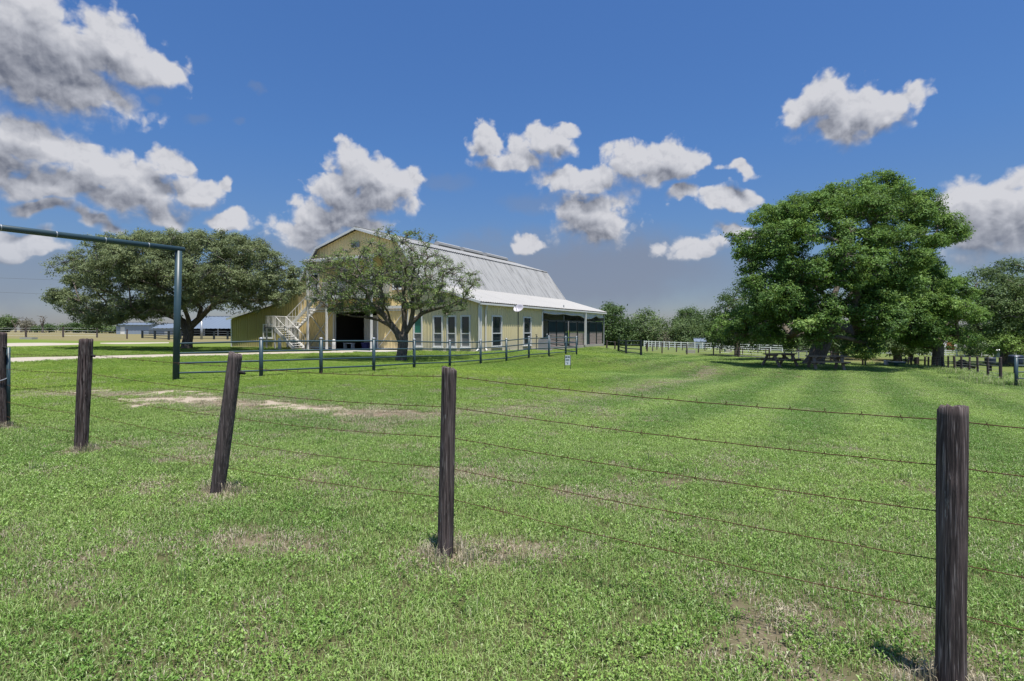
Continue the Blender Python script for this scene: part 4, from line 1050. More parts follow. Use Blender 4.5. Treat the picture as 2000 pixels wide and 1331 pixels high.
# ================================================================ trees
def pin(px, py, poly):
    return bool(poly_in(np.array([px]), np.array([py]), poly)[0])
def leaf_cloud(name, C, Nn, S, tone, material, parent, aspect=.55):
    n = len(C); rs = RNG
    r = rs.normal(size=(n, 3)); a = r - Nn * (r * Nn).sum(1, keepdims=True); a /= np.linalg.norm(a, axis=1, keepdims=True) + 1e-9
    b = np.cross(Nn, a); S = S[:, None]
    v = np.stack([C - a * S * .5, C + b * S * aspect * .5 + a * S * .05, C + a * S * .5, C - b * S * aspect * .5 + a * S * .05], 1)
    v[:, 1] += Nn * S * .10; v[:, 3] += Nn * S * .10
    f = np.arange(n * 4).reshape(-1, 4)
    me = np_mesh(name, v.reshape(-1, 3), f, {'tone': np.repeat(tone, 4)})
    return link(name, me, material, parent)
class Tree:
    def __init__(s, name, label, base, cat='tree', group=None):
        s.root = empty(name, base); s.base = Vector(base); tag(s.root, label, cat, group)
        s.nodes = []; s.par = []; s.load = []; s.lock = 0
    def add(s, p, parent):
        s.nodes.append(np.array(p, float)); s.par.append(parent); return len(s.nodes) - 1
    def chain(s, pts, parent=-1):
        ids = []
        for p in pts: parent = s.add(p, parent); ids.append(parent)
        return ids
    def grow(s, target, wob=.12, maxseg=.8, prefer=.35):
        t = np.array(target, float); N = np.array(s.nodes); d = np.linalg.norm(N - t, axis=1) + prefer * np.array([s.depth[i] for i in range(len(N))])
        # avoid branches that dive steeply downwards from above
        d = d + np.maximum(0, N[:, 2] - t[2]) * .6; d[:s.lock] += 60
        i = int(np.argmin(d)); a = N[i]; L = np.linalg.norm(t - a); n = max(2, int(L / maxseg)); par = i
        off = np.array([0, 0, L * .10]) + RNG.normal(0, wob * L * .5, 3)
        for k in range(1, n + 1):
            q = k / n; p = a + (t - a) * q + off * math.sin(math.pi * q) + (RNG.normal(0, wob * .35, 3) if k < n else 0)
            par = s.add(p, par); s.depth.append(s.depth[s.par[par]] + L / n)
        return par
    def start_depth(s):
        s.depth = []
        for i, p in enumerate(s.nodes): s.depth.append(0 if s.par[i] < 0 else s.depth[s.par[i]] + np.linalg.norm(p - s.nodes[s.par[i]]))
    def radii(s, r_base, tip=.018, ex=2.2, flare=.5, flare_h=.8):
        n = len(s.nodes); kids = [[] for _ in range(n)]
        for i, p in enumerate(s.par):
            if p >= 0: kids[p].append(i)
        acc = np.zeros(n)
        for i in reversed(range(n)): acc[i] = sum(acc[k] for k in kids[i]) if kids[i] else 1.0
        r = (acc / acc[0]) ** (1 / ex) * r_base; r = np.maximum(r, tip)
        z0 = s.nodes[0][2]
        for i in range(n):
            h = s.nodes[i][2] - z0
            if h < flare_h and acc[i] > .8 * acc[0]: r[i] *= 1 + flare * (1 - max(0, h) / flare_h) ** 2
        s.r = r; s.kids = kids
    def wood(s, name='trunk', material='bark', sides=9):
        B = np.array(s.base); m = MB(); done = set()
        def path_from(i, parent):
            pts = []; rr = []
            if parent is not None: pts.append(s.nodes[parent] - B); rr.append(min(s.r[parent], s.r[i] * 1.25))
            while True:
                pts.append(s.nodes[i] - B); rr.append(s.r[i]); ks = s.kids[i]
                if not ks: break
                big = max(ks, key=lambda k: s.r[k])
                for k in ks:
                    if k != big: stack.append((k, i))
                i = big
            return pts, rr
        stack = [(0, None)]
        while stack:
            i, p = stack.pop(); pts, rr = path_from(i, p)
            if len(pts) > 1: m.tube(pts, rr, sides if rr[0] > .08 else (6 if rr[0] > .04 else 4), False)
        return m.build(name, material, s.root, True)

def crown_clumps(poly, d, spacing, rmin, rmax, depth, gaps=(), seed=0, fill=1.0, squash=.75):
    """Fill a crown outline with overlapping leafy clumps that have their own depth. Returns world centres and radii (m)."""
    rs = np.random.default_rng(seed); P = np.array(poly, float); x0, y0 = P.min(0); x1, y1 = P.max(0); out = []; kept = []
    area = (x1 - x0) * (y1 - y0); tries = int(area / (spacing ** 2) * 30)
    ex = np.concatenate([P, P[:1]])
    def edge_d(x, y): return float(seg_dist(np.array([x]), np.array([y]), ex)[0])
    dmax = None
    cand = []
    for _ in range(tries):
        x, y = rs.uniform(x0, x1), rs.uniform(y0, y1)
        if not pin(x, y, poly): continue
        e = edge_d(x, y); rr = rs.uniform(rmin, rmax)
        if e < rr * .62: 
            rr = max(rmin * .55, e / .62)
            if e < rmin * .35: continue
        if any((x - gx) ** 2 + (y - gy) ** 2 < gr ** 2 for gx, gy, gr in gaps): continue
        if any((x - a) ** 2 + ((y - b) * 1.25) ** 2 < (spacing * (.55 + .45 * rr / rmax)) ** 2 for a, b, _ in kept): continue
        kept.append((x, y, rr)); cand.append((x, y, rr, e))
    # the crown is as deep as it is wide at each height, so low skirts reach out towards the viewer too
    rows = np.linspace(y0, y1, 60); ext = []
    for yy in rows:
        xs = np.linspace(x0, x1, 160); ins = poly_in(xs, np.full(160, yy), poly); ext.append((xs[ins].min(), xs[ins].max()) if ins.any() else (0, 0))
    ext = np.array(ext); hw = (ext[:, 1] - ext[:, 0]) / 2; hmax = hw.max(); hs = np.convolve(np.pad(hw, 6, mode='edge'), np.ones(13) / 13, 'valid')
    for x, y, rr, e in cand:
        k = int(np.clip((y - y0) / (y1 - y0) * 59, 0, 59)); cx_ = ext[k].mean(); w_ = max(hw[k], 1); rw = rr / F * d
        half = max(0, depth * hs[k] / hmax * math.sqrt(max(0, 1 - min(1, abs(x - cx_) / w_) ** 2)) - rw * .6)
        nl = max(1, int(round(fill * 2 * half / (rw * 2.2))))
        for k in range(nl):
            q = 0 if nl == 1 else -1 + 2 * k / (nl - 1)
            dy = half * q + rs.normal(0, rw * .2); dd = d + dy
            jx, jy = (0, 0) if k == 0 or nl == 1 else rs.normal(0, rr * .25, 2)
            out.append((W(x + jx, y + jy, dd), rw * rs.uniform(.9, 1.1), squash))
    return out
def foliage(tree, clumps, sprays, per, leaf, spread, material, up=.5, seed=1, name='crown', shell=.45, aspect=.55, twigs=None, flat=.55):
    rs = np.random.default_rng(seed); C = []; N = []; T = []; tw = MB(); B = np.array(tree.base)
    for c, r, sq in clumps:
        c = np.array(c); ns = max(9, int(sprays * (r ** 2)));
        dirs = rs.normal(size=(ns, 3)); dirs[:, 2] += .35; dirs /= np.linalg.norm(dirs, axis=1, keepdims=True)
        rad = (shell + (1 - shell) * rs.random(ns) ** .6)[:, None] * r * rs.uniform(.8, 1.18, (ns, 1))
        sc = c + dirs * rad * np.array([1, 1, sq]); tone0 = rs.normal(0, .18)
        for k in range(ns):
            n = max(3, int(per * rs.uniform(.5, 1.5))); sp = spread * rs.uniform(.7, 1.3)
            # leaves gather in a flattened, outward drooping spray
            off = rs.normal(size=(n, 3)) * sp * np.array([1, 1, flat]); off += dirs[k] * rs.random((n, 1)) * sp * .9
            C.append(sc[k] + off); nn = dirs[k] * .75 + np.array([0, 0, up]) + rs.normal(0, .40, (n, 3)); N.append(nn)
            T.append(np.clip(rs.normal(.45 + tone0 + rs.normal(0, .13), .24, n), 0, 1))
            if twigs and rs.random() < twigs: tw.tube([tuple(c - B + (sc[k] - c) * .1), tuple((c * .4 + sc[k] * .6) - B + rs.normal(0, .06, 3)), tuple(sc[k] - B), tuple(sc[k] - B + dirs[k] * sp)], [.022, .015, .010, .004], 3, False)
    C = np.concatenate(C) - B; N = np.concatenate(N); N /= np.linalg.norm(N, axis=1, keepdims=True) + 1e-9; T = np.concatenate(T)
    S = leaf * rs.uniform(.65, 1.35, len(C))
    o = leaf_cloud(name, C, N, S, T, material, tree.root, aspect)
    if twigs and tw.v: tag(tw.build('twigs', 'twig', tree.root), kind='stuff')
    return o, len(C)
def lobes_auto(poly, d, spacing, rmin, rmax, depth, seed=0, fill=1.0, squash=.75, gaps=()):
    return [(c, r, sq) for c, r, sq in crown_clumps(poly, d, spacing, rmin, rmax, depth, gaps, seed, fill, squash)]
def split_lobes(lobes, nsub, frac, seed):
    """each leafy lobe carries smaller clumps over its upper and outer side; the spaces between lobes stay open"""
    rs = np.random.default_rng(seed); out = []
    for c, r, sq in lobes:
        n = max(4, int(nsub * min(1.6, max(.6, r / 1.4))))
        for k in range(n):
            v = rs.normal(size=3); v[2] = v[2] + .45; v /= np.linalg.norm(v); q = rs.uniform(.5, 1.06)
            p = Vector(c) + Vector((v[0] * r * q, v[1] * r * q, v[2] * r * sq * q)); out.append((p, r * frac * rs.uniform(.75, 1.25), .8))
    return out
def oak(name, label, d, base_px, trunk_px, poly, spacing, rmin, rmax, depth, r_base, sprays, per, leaf, spread, material, gaps=(), seed=1, fill=1.0, limbs=(), twigs=.35, wob=.12, squash=.75, shell=.45, prefer=.35, flare=.6, group=None, ex=2.2, flat=.55, up=.5, lobes=None, nsub=0, frac=.42, extra=()):
    b = on_ground(base_px, d); t = Tree(name, label, b, 'tree', group)
    pts = [tuple(b - Vector((0, 0, .25))), tuple(b + Vector((0, 0, .12)))]
    for (px, py, dy) in trunk_px: pts.append(tuple(W(px, py, d + dy)))
    ids = t.chain(pts); t.lock = len(pts) - 1
    for lb in limbs:
        start = min(range(len(t.nodes)), key=lambda i: np.linalg.norm(t.nodes[i] - np.array(W(lb[0][0], lb[0][1], d + lb[0][2]))))
        t.chain([tuple(W(px, py, d + dy)) for px, py, dy in lb[1:]], start)
    t.start_depth(); top = np.array(t.nodes[len(pts) - 1])
    key = lambda q: np.linalg.norm(np.array(q[0]) - top)
    if nsub:
        lo = lobes if lobes else lobes_auto(poly, d, spacing, rmin, rmax, depth, seed, fill, squash, gaps)
        lo = list(lo) + [(W(px, py, d + dy), rp / F * d, .75) for px, py, rp, dy in extra]
        for c, r, _ in sorted(lo, key=key): t.grow(c, wob, .8, prefer)
        cl = split_lobes(lo, nsub, frac, seed + 3)
        for c, r, _ in sorted(cl, key=key): t.grow(c, wob * .6, .6, .05)
    else:
        cl = crown_clumps(poly, d, spacing, rmin, rmax, depth, gaps, seed, fill, squash)
        for c, r, _ in sorted(cl, key=key): t.grow(c, wob, .8, prefer)
    t.radii(r_base, .012, ex, flare); t.wood()
    o, n = foliage(t, cl, sprays, per, leaf, spread, material, seed=seed + 5, twigs=twigs, shell=shell, flat=flat, up=up)
    print(name, 'clumps', len(cl), 'leaves', n)
    return t

# broad oak on the left
POLY_L = [(95,558),(132,548),(128,515),(135,490),(165,482),(178,466),(205,456),(232,470),(262,462),(296,447),(312,470),(345,452),(380,460),(420,455),(460,464),(500,478),(540,490),(572,512),(590,535),(586,570),(560,592),(530,602),(500,600),(478,612),(448,606),(425,612),(398,598),(368,598),(340,606),(318,622),(285,622),(255,628),(225,634),(188,637),(150,630),(122,622),(108,600),(98,580)]
oak('broad_oak', 'broad low oak with olive-green crown left of the barn', 42.0, 365, [(366,668,0),(369,650,0),(372,638,0)], POLY_L, 40, 27, 44, 6.0, .36,
    40, 26, .120, .135, 'leaf_olive', gaps=((440,588,16),(350,585,14),(330,560,9)), seed=3, extra=((150,604,24,-1),(190,614,26,-2),(235,612,26,-3),(280,606,24,-3),(122,588,20,0),(210,622,20,1),(478,594,22,-2),(520,588,22,-1),(555,572,22,-.5),(300,600,24,2)), nsub=9, frac=.44, shell=.45, squash=.72, flat=.55, up=.5, limbs=([(370,645,0),(356,628,.5),(338,618,1.0),(312,610,1.2)],[(371,642,0),(366,618,-.4),(356,590,-.8)],[(372,640,0),(388,624,-.2),(404,608,-.5),(428,585,-.8)]), fill=.95, twigs=.4)
# gnarled sparse oak before the barn
POLY_C = [(588,512),(612,500),(640,498),(672,478),(690,470),(712,482),(722,455),(735,442),(765,440),(788,456),(800,446),(828,450),(850,462),(846,488),(872,498),(900,510),(936,540),(940,560),(918,572),(930,588),(902,598),(914,612),(880,628),(862,606),(836,596),(812,606),(790,600),(770,590),(752,604),(722,614),(690,606),(660,614),(630,604),(604,588),(596,552)]
tc = oak('gnarled_oak', 'gnarled sparse oak with bare grey twigs in front of the barn', 32.4, 783, [(785,690,0),(787,672,0),(789,655,0)], POLY_C, 21, 12, 20, 2.6, .30,
    60, 12, .084, .095, 'leaf_sparse', gaps=((775,566,17),(860,470,9),(700,500,10),(655,480,10),(800,580,14)), seed=8, fill=1.0, shell=.25,
    limbs=([(787,668,0),(776,650,-.2),(764,634,-.3),(750,616,-.2),(738,601,0),(716,590,.2),(690,583,.3),(660,576,.3),(628,562,.3)],
           [(778,652,0),(760,636,.2),(740,625,.4),(715,620,.4),(688,618,.3),(662,612,.2)],
           [(789,655,0),(790,632,.1),(788,606,.2),(786,585,.1),(792,560,0),(786,520,-.2)],
           [(789,657,0),(801,636,-.1),(806,612,-.2),(806,588,-.4),(800,555,-.5)],
           [(790,652,0),(806,630,.3),(824,612,.4),(842,606,.5),(868,600,.5),(892,590,.3)],
           [(786,585,.1),(778,570,.2),(770,545,.3),(760,510,.4)]), twigs=.95, wob=.16, flare=.35, ex=2.0)
# great live oak
POLY_A = [(1434,445),(1446,428),(1472,424),(1478,402),(1512,400),(1530,418),(1545,382),(1582,364),(1622,354),(1652,344),(1690,344),(1722,356),(1762,351),(1792,360),(1814,372),(1820,400),(1818,420),(1850,404),(1872,411),(1887,440),(1898,462),(1888,482),(1858,490),(1838,508),(1820,545),(1800,600),(1770,650),(1745,668),(1712,676),(1700,696),(1676,690),(1664,668),(1634,676),(1612,664),(1585,662),(1566,684),(1535,690),(1508,684),(1498,666),(1462,668),(1440,660),(1452,628),(1468,600),(1452,572),(1436,548),(1440,515),(1432,480)]
LOBES_A = [(850,112,105,48),(700,145,105,50),(1000,145,105,52),(1170,160,85,52),(560,180,85,42),(330,285,72,48),(480,270,110,60),(650,235,130,70),(880,240,130,65),(1120,255,125,65),
 (1335,305,78,52),(1400,385,92,52),(1290,420,88,52),(235,385,88,70),(225,485,75,58),(265,570,62,48),(400,370,105,62),(560,365,110,60),(760,360,85,48),(985,395,140,68),(1170,370,80,50),
 (430,490,95,55),(770,500,105,66),(950,545,120,60),(1170,540,120,66),(500,635,105,58),(600,560,70,45),(420,720,110,66),(320,795,112,66),(215,860,100,58),(470,835,120,76),(610,755,112,66),
 (660,890,105,56),(820,645,112,60),(1000,655,130,60),(780,820,105,64),(950,765,125,60),(640,985,78,38),(350,960,95,42),(170,945,80,44),(900,1000,85,48),(1000,880,115,50),(560,905,90,50),(330,640,85,55),(600,650,85,52),(480,560,80,48),(700,590,80,50),(340,470,70,48)]
def lobes_from(lst, d, depth, cx, hw, back=True):
    rs = np.random.default_rng(77); out = []
    for (qx, qy, rx, ry) in lst:
        px, py = 1380 + qx / 2.894, 334 + qy / 2.894 - max(0, qy - 600) * .02; rp = rx / 2.894 * .95; v = min(1, max(.25, (py - 335) / 150)) ** .55
        half = depth * v * math.sqrt(max(.02, 1 - min(1, abs(px - cx) / hw) ** 2)); r = rp / F * d
        for q in ((-.88, .75) if half > 2.5 else (-.3,)) if back else (-.7,):
            dd = d + half * q + rs.normal(0, .4); out.append((W(px + (0 if q < 0 else rs.normal(0, 18)), py + (0 if q < 0 else rs.normal(0, 10)), dd), r, ry / rx))
    return out
oak('great_oak', 'great spreading live oak shading the picnic tables', 44.0, 1590, [(1594,700,0),(1600,685,.0),(1607,668,0),(1612,650,0)], POLY_A, 38, 25, 42, 8.6, .62,
    46, 24, .150, .150, 'leaf_oak', seed=21, ex=2.0, shell=.45, flat=.6, up=.45, lobes=lobes_from(LOBES_A, 44.0, 8.0, 1650, 235), nsub=11, frac=.42,
    limbs=([(1612,650,0),(1606,615,.5),(1590,575,.8),(1566,535,1),(1548,500,1)],[(1610,655,0),(1640,610,-.5),(1672,560,-1),(1700,500,-1.2)],[(1612,650,0),(1625,590,1.5),(1650,520,2),(1665,450,2.2)]), twigs=.25, flare=.9)
POLY_B = [(1740,560),(1768,538),(1822,528),(1868,538),(1904,578),(1913,630),(1893,672),(1855,684),(1800,678),(1752,690),(1728,668),(1725,610)]
oak('spreading_oak', 'dark-trunked spreading oak just behind the right of the great oak', 50.0, 1832, [(1832,706,0),(1832,692,0),(1833,676,0)], POLY_B, 40, 26, 40, 5.4, .44,
    42, 24, .160, .155, 'leaf_oak', seed=33, fill=1.0, nsub=10, frac=.42, shell=.45, squash=.65, flat=.6, up=.45, twigs=.25)
# the rest of the wood behind, every tree its own
def back_tree(name, label, d, base_px, poly, material, spacing, rmin, rmax, depth, leaf, spread, sprays, per, seed, r_base=.3, fill=.8, twigs=.0, group='trees behind the paddocks'):
    yb = HY + (CAMZ - on_ground(base_px, d).z) * F / d; ym = max(p[1] for p in poly); pm = sum(p[0] for p in poly) / len(poly); yt = min(p[1] for p in poly)
    mid = ym - (ym - yt) * .35
    return oak(name, label, d, base_px, [(base_px, yb - (yb - mid) * .5, 0), ((base_px + pm) / 2, mid, 0)], poly, spacing, rmin, rmax, depth, r_base, sprays, per, leaf, spread, material, seed=seed, fill=fill, twigs=twigs, flare=.3, group=group)
back_tree('oak_tree', 'dark oak showing at the left behind the great oak', 62, 1440, [(1378,650),(1386,612),(1408,592),(1428,560),(1450,545),(1490,560),(1510,600),(1510,662),(1470,676),(1420,676),(1385,672)], 'leaf_dark', 24, 15, 26, 5, .22, .34, 9, 24, 41)
back_tree('oak_tree', 'grey-green oak at the right edge behind the metal bin', 64, 1962, [(1880,610),(1888,560),(1905,526),(1945,514),(1980,512),(2015,520),(2060,550),(2070,640),(2040,684),(1990,682),(1950,650),(1925,660),(1900,672),(1884,650)], 'leaf_far', 26, 16, 28, 6, .22, .30, 14, 28, 42, .4)
back_tree('leafy_tree', 'bright yellow-green tree drooping beside the metal bin', 60, 1975, [(1922,668),(1935,632),(1958,622),(1985,634),(2004,655),(2040,672),(2050,696),(2000,697),(1960,690),(1930,690)], 'leaf_bright', 18, 11, 19, 3, .2, .25, 15, 26, 43, .2)
back_tree('oak_tree', 'tall dark rounded tree next to the barn roof end', 118, 1192, [(1146,640),(1160,616),(1176,604),(1194,598),(1212,606),(1224,626),(1236,650),(1232,676),(1196,680),(1150,678)], 'leaf_dark', 14, 9, 15, 8, .42, .6, 2.2, 20, 44)
back_tree('oak_tree', 'two-lobed tree left of middle behind the paddock posts', 124, 1266, [(1230,672),(1236,634),(1246,614),(1264,603),(1280,614),(1294,628),(1306,652),(1302,677),(1236,678)], 'leaf_far', 14, 9, 15, 7, .40, .6, 2.2, 20, 45)
back_tree('oak_tree', 'dark dome-topped tree above the paler round tree', 140, 1350, [(1318,634),(1326,614),(1346,603),(1366,611),(1380,626),(1378,660),(1330,664)], 'leaf_dark', 12, 8, 13, 7, .42, .6, 2.2, 20, 46)
back_tree('leafy_tree', 'pale green round tree below the dark dome-topped tree', 122, 1334, [(1300,676),(1306,650),(1322,634),(1344,624),(1362,640),(1370,662),(1362,679),(1306,680)], 'leaf_far', 13, 8, 14, 6, .40, .6, 2.2, 20, 47)
back_tree('grey_tree', 'thin greyish half-dead tree between the green paddock trees', 121, 1298, [(1284,679),(1286,660),(1298,650),(1312,660),(1314,680)], 'leaf_grey', 9, 6, 9, 3, .34, .55, 2.0, 12, 48, .15)
back_tree('leafy_tree', 'mid green tree behind the little blue shed', 126, 1385, [(1362,679),(1366,648),(1380,634),(1394,616),(1412,628),(1426,655),(1424,681)], 'leaf_far', 13, 8, 14, 7, .40, .6, 2.2, 20, 49)
back_tree('oak_tree', 'low dark tree seen under the great oak, left half', 116, 1480, [(1416,682),(1424,650),(1460,636),(1500,640),(1532,652),(1540,684)], 'leaf_dark', 15, 9, 15, 7, .42, .6, 2.0, 20, 50)
back_tree('leafy_tree', 'low green tree behind the great oak trunk', 104, 1588, [(1530,686),(1538,650),(1570,636),(1610,640),(1642,650),(1650,688)], 'leaf_far', 15, 9, 15, 7, .40, .6, 2.0, 20, 51)
back_tree('oak_tree', 'dark-trunked tree right of the great oak trunk', 66, 1631, [(1600,680),(1606,640),(1640,628),(1676,640),(1684,676),(1650,686)], 'leaf_dark', 16, 10, 17, 4, .24, .36, 7, 22, 52, .42)
back_tree('oak_tree', 'second dark-trunked tree farther right of the great oak trunk', 74, 1648, [(1640,680),(1650,640),(1690,630),(1716,650),(1716,682),(1680,690)], 'leaf_dark', 16, 10, 17, 4, .24, .36, 7, 22, 53, .40)
back_tree('leafy_tree', 'grey-trunked tree behind the open boat', 66, 1752, [(1716,684),(1722,650),(1750,632),(1790,640),(1800,680),(1770,690)], 'leaf_far', 16, 10, 17, 4, .24, .36, 7, 22, 54, .36)
back_tree('leafy_tree', 'slim tree standing among the small timber posts', 70, 1779, [(1760,686),(1766,650),(1796,640),(1820,660),(1822,690)], 'leaf_far', 16, 10, 16, 3.5, .24, .36, 7, 22, 55, .26)
back_tree('leafy_tree', 'tree hiding most of the white house at the right', 100, 1895, [(1872,684),(1878,650),(1900,636),(1930,644),(1944,684),(1915,690)], 'leaf_far', 14, 9, 14, 5, .34, .5, 2.6, 20, 56, .3)
back_tree('leafy_sapling', 'bright leafy sapling hanging by a timber post right of the tables', 46, 1690, [(1664,690),(1672,668),(1692,654),(1712,662),(1722,684),(1706,698),(1680,698)], 'leaf_bright', 11, 7, 12, 1.4, .15, .2, 16, 22, 57, .07, group=None)
# left horizon trees
def small_tree(name, label, d, px, poly, material, seed, leaf=.4, r_base=.2):
    back_tree(name, label, d, px, poly, material, 7, 4, 8, 2.5, leaf, .45, 3.0, 14, seed, r_base, 1.0, group='scrub on the left horizon')
small_tree('small_tree', 'small dark green tree at the far left edge of the field', 150, 4, [(-18,642),(-14,628),(-2,620),(3,630),(8,646),(-10,648)], 'leaf_dark', 61)
small_tree('small_tree', 'small leaning green tree second from the left on the horizon', 146, 14, [(2,645),(6,634),(10,624),(20,621),(27,626),(24,636),(14,646)], 'leaf_far', 62)
for k, (px, lab, poly, mt) in enumerate([
    (58,'brownish scrub tree behind the first field post',[(46,644),(49,632),(56,625),(64,634),(68,644)],'leaf_grey'),
    (96,'round dark bush right of the bare dead tree',[(86,645),(88,639),(96,636),(104,640),(106,645)],'leaf_dark'),
    (124,'small round bush behind the second field post',[(114,645),(118,638),(126,636),(132,641),(133,645)],'leaf_far'),
    (150,'low dark shrub below the left tip of the broad oak',[(134,645),(138,637),(150,634),(160,638),(164,646)],'leaf_dark'),
    (185,'wide blue-green shrub beneath the broad oak crown',[(162,647),(166,636),(182,630),(198,634),(206,647)],'leaf_far'),
    (73,'little bush left of the bare dead tree',[(68,645),(71,641),(76,641),(78,645)],'leaf_dark'),
    (296,'green shrub between the two pale sheds',[(280,650),(284,636),(298,631),(312,638),(316,650)],'leaf_far'),
    (222,'flat hedge left of the small pale shed',[(206,646),(212,640),(222,639),(230,646)],'leaf_far')]):
    small_tree('bush', lab, 138 - k, px, poly, mt, 70 + k, .36, .08)
def bare_tree(label, px, d, top, spread, seed):
    b = on_ground(px, d); t = Tree('bare_tree', label, b, 'tree', 'dead trees on the left horizon'); rs = np.random.default_rng(seed)
    H = W(px, top, d).z - b.z; t.chain([tuple(b - Vector((0, 0, .2))), tuple(b + Vector((.1, 0, H * .2))), tuple(b + Vector((-.05, 0, H * .42)))]); t.start_depth()
    for k in range(46):
        a = rs.uniform(0, 6.28); q = rs.uniform(.45, 1.0); w = spread * math.sqrt(max(.05, q - .3)) * rs.uniform(.3, 1)
        t.grow((b.x + math.cos(a) * w, b.y + math.sin(a) * w * .6, b.z + H * q), .14, .8, .2)
    t.radii(.20, .022, 1.9, .3); t.wood('trunk', 'bark')
bare_tree('bare dead tree standing alone on the left horizon', 83, 130, 617, 1.6, 5)
bare_tree('bare tree behind the far left field, taller of the pair', 41, 140, 619, 1.8, 6)
bare_tree('thin bare tree just left of the taller bare one', 30, 141, 626, 1.4, 7)

# ================================================================ picnic tables and other things under the trees
def picnic_table(px, d, rz, label):
    b = on_ground(px, d); o = empty('picnic_table', b, rz); o.scale = (1.22, 1.22, 1.2); tag(o, label, 'picnic table', 'picnic tables under the great oak')
    L = 1.9
    for k in range(5): MB().span((-L / 2, -.36 + k * .146, .71), (L / 2, -.36 + k * .146 + .136, .765)).build('top_board', 'picnic_wood', o)
    for sy in (-1, 1):
        for k in range(2):
            y = sy * (.62 + k * .146); MB().span((-L / 2, y - .068, .42), (L / 2, y + .068, .475)).build('seat_board', 'picnic_wood', o)
    for sx in (-.70, .70):
        for sy in (-1, 1): MB().bar((sx, sy * .62, 0), (sx, sy * .22, .71), .09, .14, (1, 0, 0)).build('leg', 'picnic_wood', o)
        MB().span((sx + .055, -.76, .34), (sx + .10, .76, .42)).build('seat_support', 'picnic_wood', o); MB().span((sx + .055, -.36, .62), (sx + .10, .36, .708)).build('top_support', 'picnic_wood', o)
        MB().bar((sx, 0, .38), (sx * .30, 0, .70), .09, .12, (0, 1, 0)).build('brace', 'picnic_wood', o)
picnic_table(1523, 40.0, R(24), 'brown picnic table left of the great oak trunk')
picnic_table(1613, 38.0, R(-10), 'brown picnic table in front of the great oak trunk')
# little flat-bottomed boat
b = G(1747, 714.5); o = empty('boat', b, R(-8)); o.scale = (.72, .8, .8); tag(o, 'small green and white open boat lying in grass by the posts', 'boat')
def hull(L, Wd, H, off=0.0):
    m = MB(); n = 12; rows = []
    for k in range(n + 1):
        t = -1 + 2 * k / n; w = Wd / 2 * (1 - max(0, -t) ** 3 * .55 - max(0, t) ** 4 * .25); lift = .16 * max(0, -t) ** 2
        rows.append([(t * L / 2, -w, H + lift), (t * L / 2, -w * .8, .06 + lift * 1.5), (t * L / 2, w * .8, .06 + lift * 1.5), (t * L / 2, w, H + lift)])
    for a, b_ in zip(rows[:-1], rows[1:]):
        for q in range(3): m.face([a[q], b_[q], b_[q + 1], a[q + 1]])
    m.face(rows[0]); m.face(rows[-1][::-1]); return m, rows
m, rows = hull(2.2, 1.0, .42); m.build('hull', 'boat_green', o)
m = MB()
m.tube([r[0] for r in rows] + [r[3] for r in reversed(rows)] + [rows[0][0]], .045, 6); m.build('gunwale', 'white_paint', o)
MB().span((-1.12, -.3, .12), (-.85, .3, .60)).build('bow_deck', 'dish_grey', o); MB().span((-.1, -.42, .30), (.15, .42, .34)).build('thwart', 'dish_grey', o)
# round metal bin with white cone roof
b = G(1956.5, 699); BD = b.y; o = empty('grain_bin', b); tag(o, 'small blue-grey round metal bin with white cone roof', 'grain bin')
hh = (HY - 685) / F * BD + CAMZ - b.z; rr_ = 11.2 / F * BD
MB().lathe([(rr_, -.1)] + [(rr_ + (.02 if k % 2 else 0), hh * k / 10) for k in range(11)], n=28).build('shell', 'blue_grey_metal', o)
MB().lathe([(rr_ + .08, hh), (rr_ + .06, hh + .05), (.22, hh + .32), (.2, hh + .42), (.03, hh + .46)], n=28).build('roof', 'white_paint', o)
# dark feeders on posts
for px, base, top, wpx, lab in ((1934, 726, 698, 18, 'dark blue feeder on a post behind the timber row'), (1984, 731, 694, 24, 'larger dark blue feeder on a post at the right edge')):
    b = G(px, base); o = empty('feeder', b); tag(o, lab, 'feeder', 'dark feeders beyond the right fence'); h = (base - top) / F * b.y; w = wpx / F * b.y
    MB().lathe([(w * .26, h * .45), (w * .46, h * .52), (w * .5, h * .62), (w * .5, h * .94), (w * .42, h), (.05, h * 1.01)], n=18).build('drum', 'dark_blue_plastic', o)
    MB().tube([(0, 0, -.2), (0, 0, h * .46)], w * .15, 10).build('post', 'black_rubber', o)
b = G(1887, 724.5); o = empty('tyre', b + Vector((-.25, .1, 0))); tag(o, 'black tyre standing in the grass behind the timber row', 'tyre')
m = MB(); n = 24; Rr, rr2 = .34, .13
for i in range(n):
    for j in range(10):
        a, c = 2 * math.pi * i / n, 2 * math.pi * j / 10; m.v.append(((Rr + rr2 * math.cos(c)) * math.cos(a), rr2 * 1.1 * math.sin(c), .47 + (Rr + rr2 * math.cos(c)) * math.sin(a)))
for i in range(n):
    for j in range(10): m.f.append((i * 10 + j, ((i + 1) % n) * 10 + j, ((i + 1) % n) * 10 + (j + 1) % 10, i * 10 + (j + 1) % 10))
m.build('tread', 'black_rubber', o, True); MB().tube([(0, -.06, .47), (0, .06, .47)], .22, 18).build('rim', 'dark_metal', o)
o = empty('feed_trough', b + Vector((.55, .5, 0)), R(12)); tag(o, 'low black rubber trough beside the standing tyre', 'trough')
MB().lathe([(.42, 0), (.55, .34), (.58, .34), (.58, .38), (.50, .38), (.40, .10)], n=18).build('tub', 'black_rubber', o, True); MB().tube([(-.56, 0, .3), (-.66, 0, .36), (-.56, .1, .3)], .02, 6).build('handle', 'black_rubber', o)
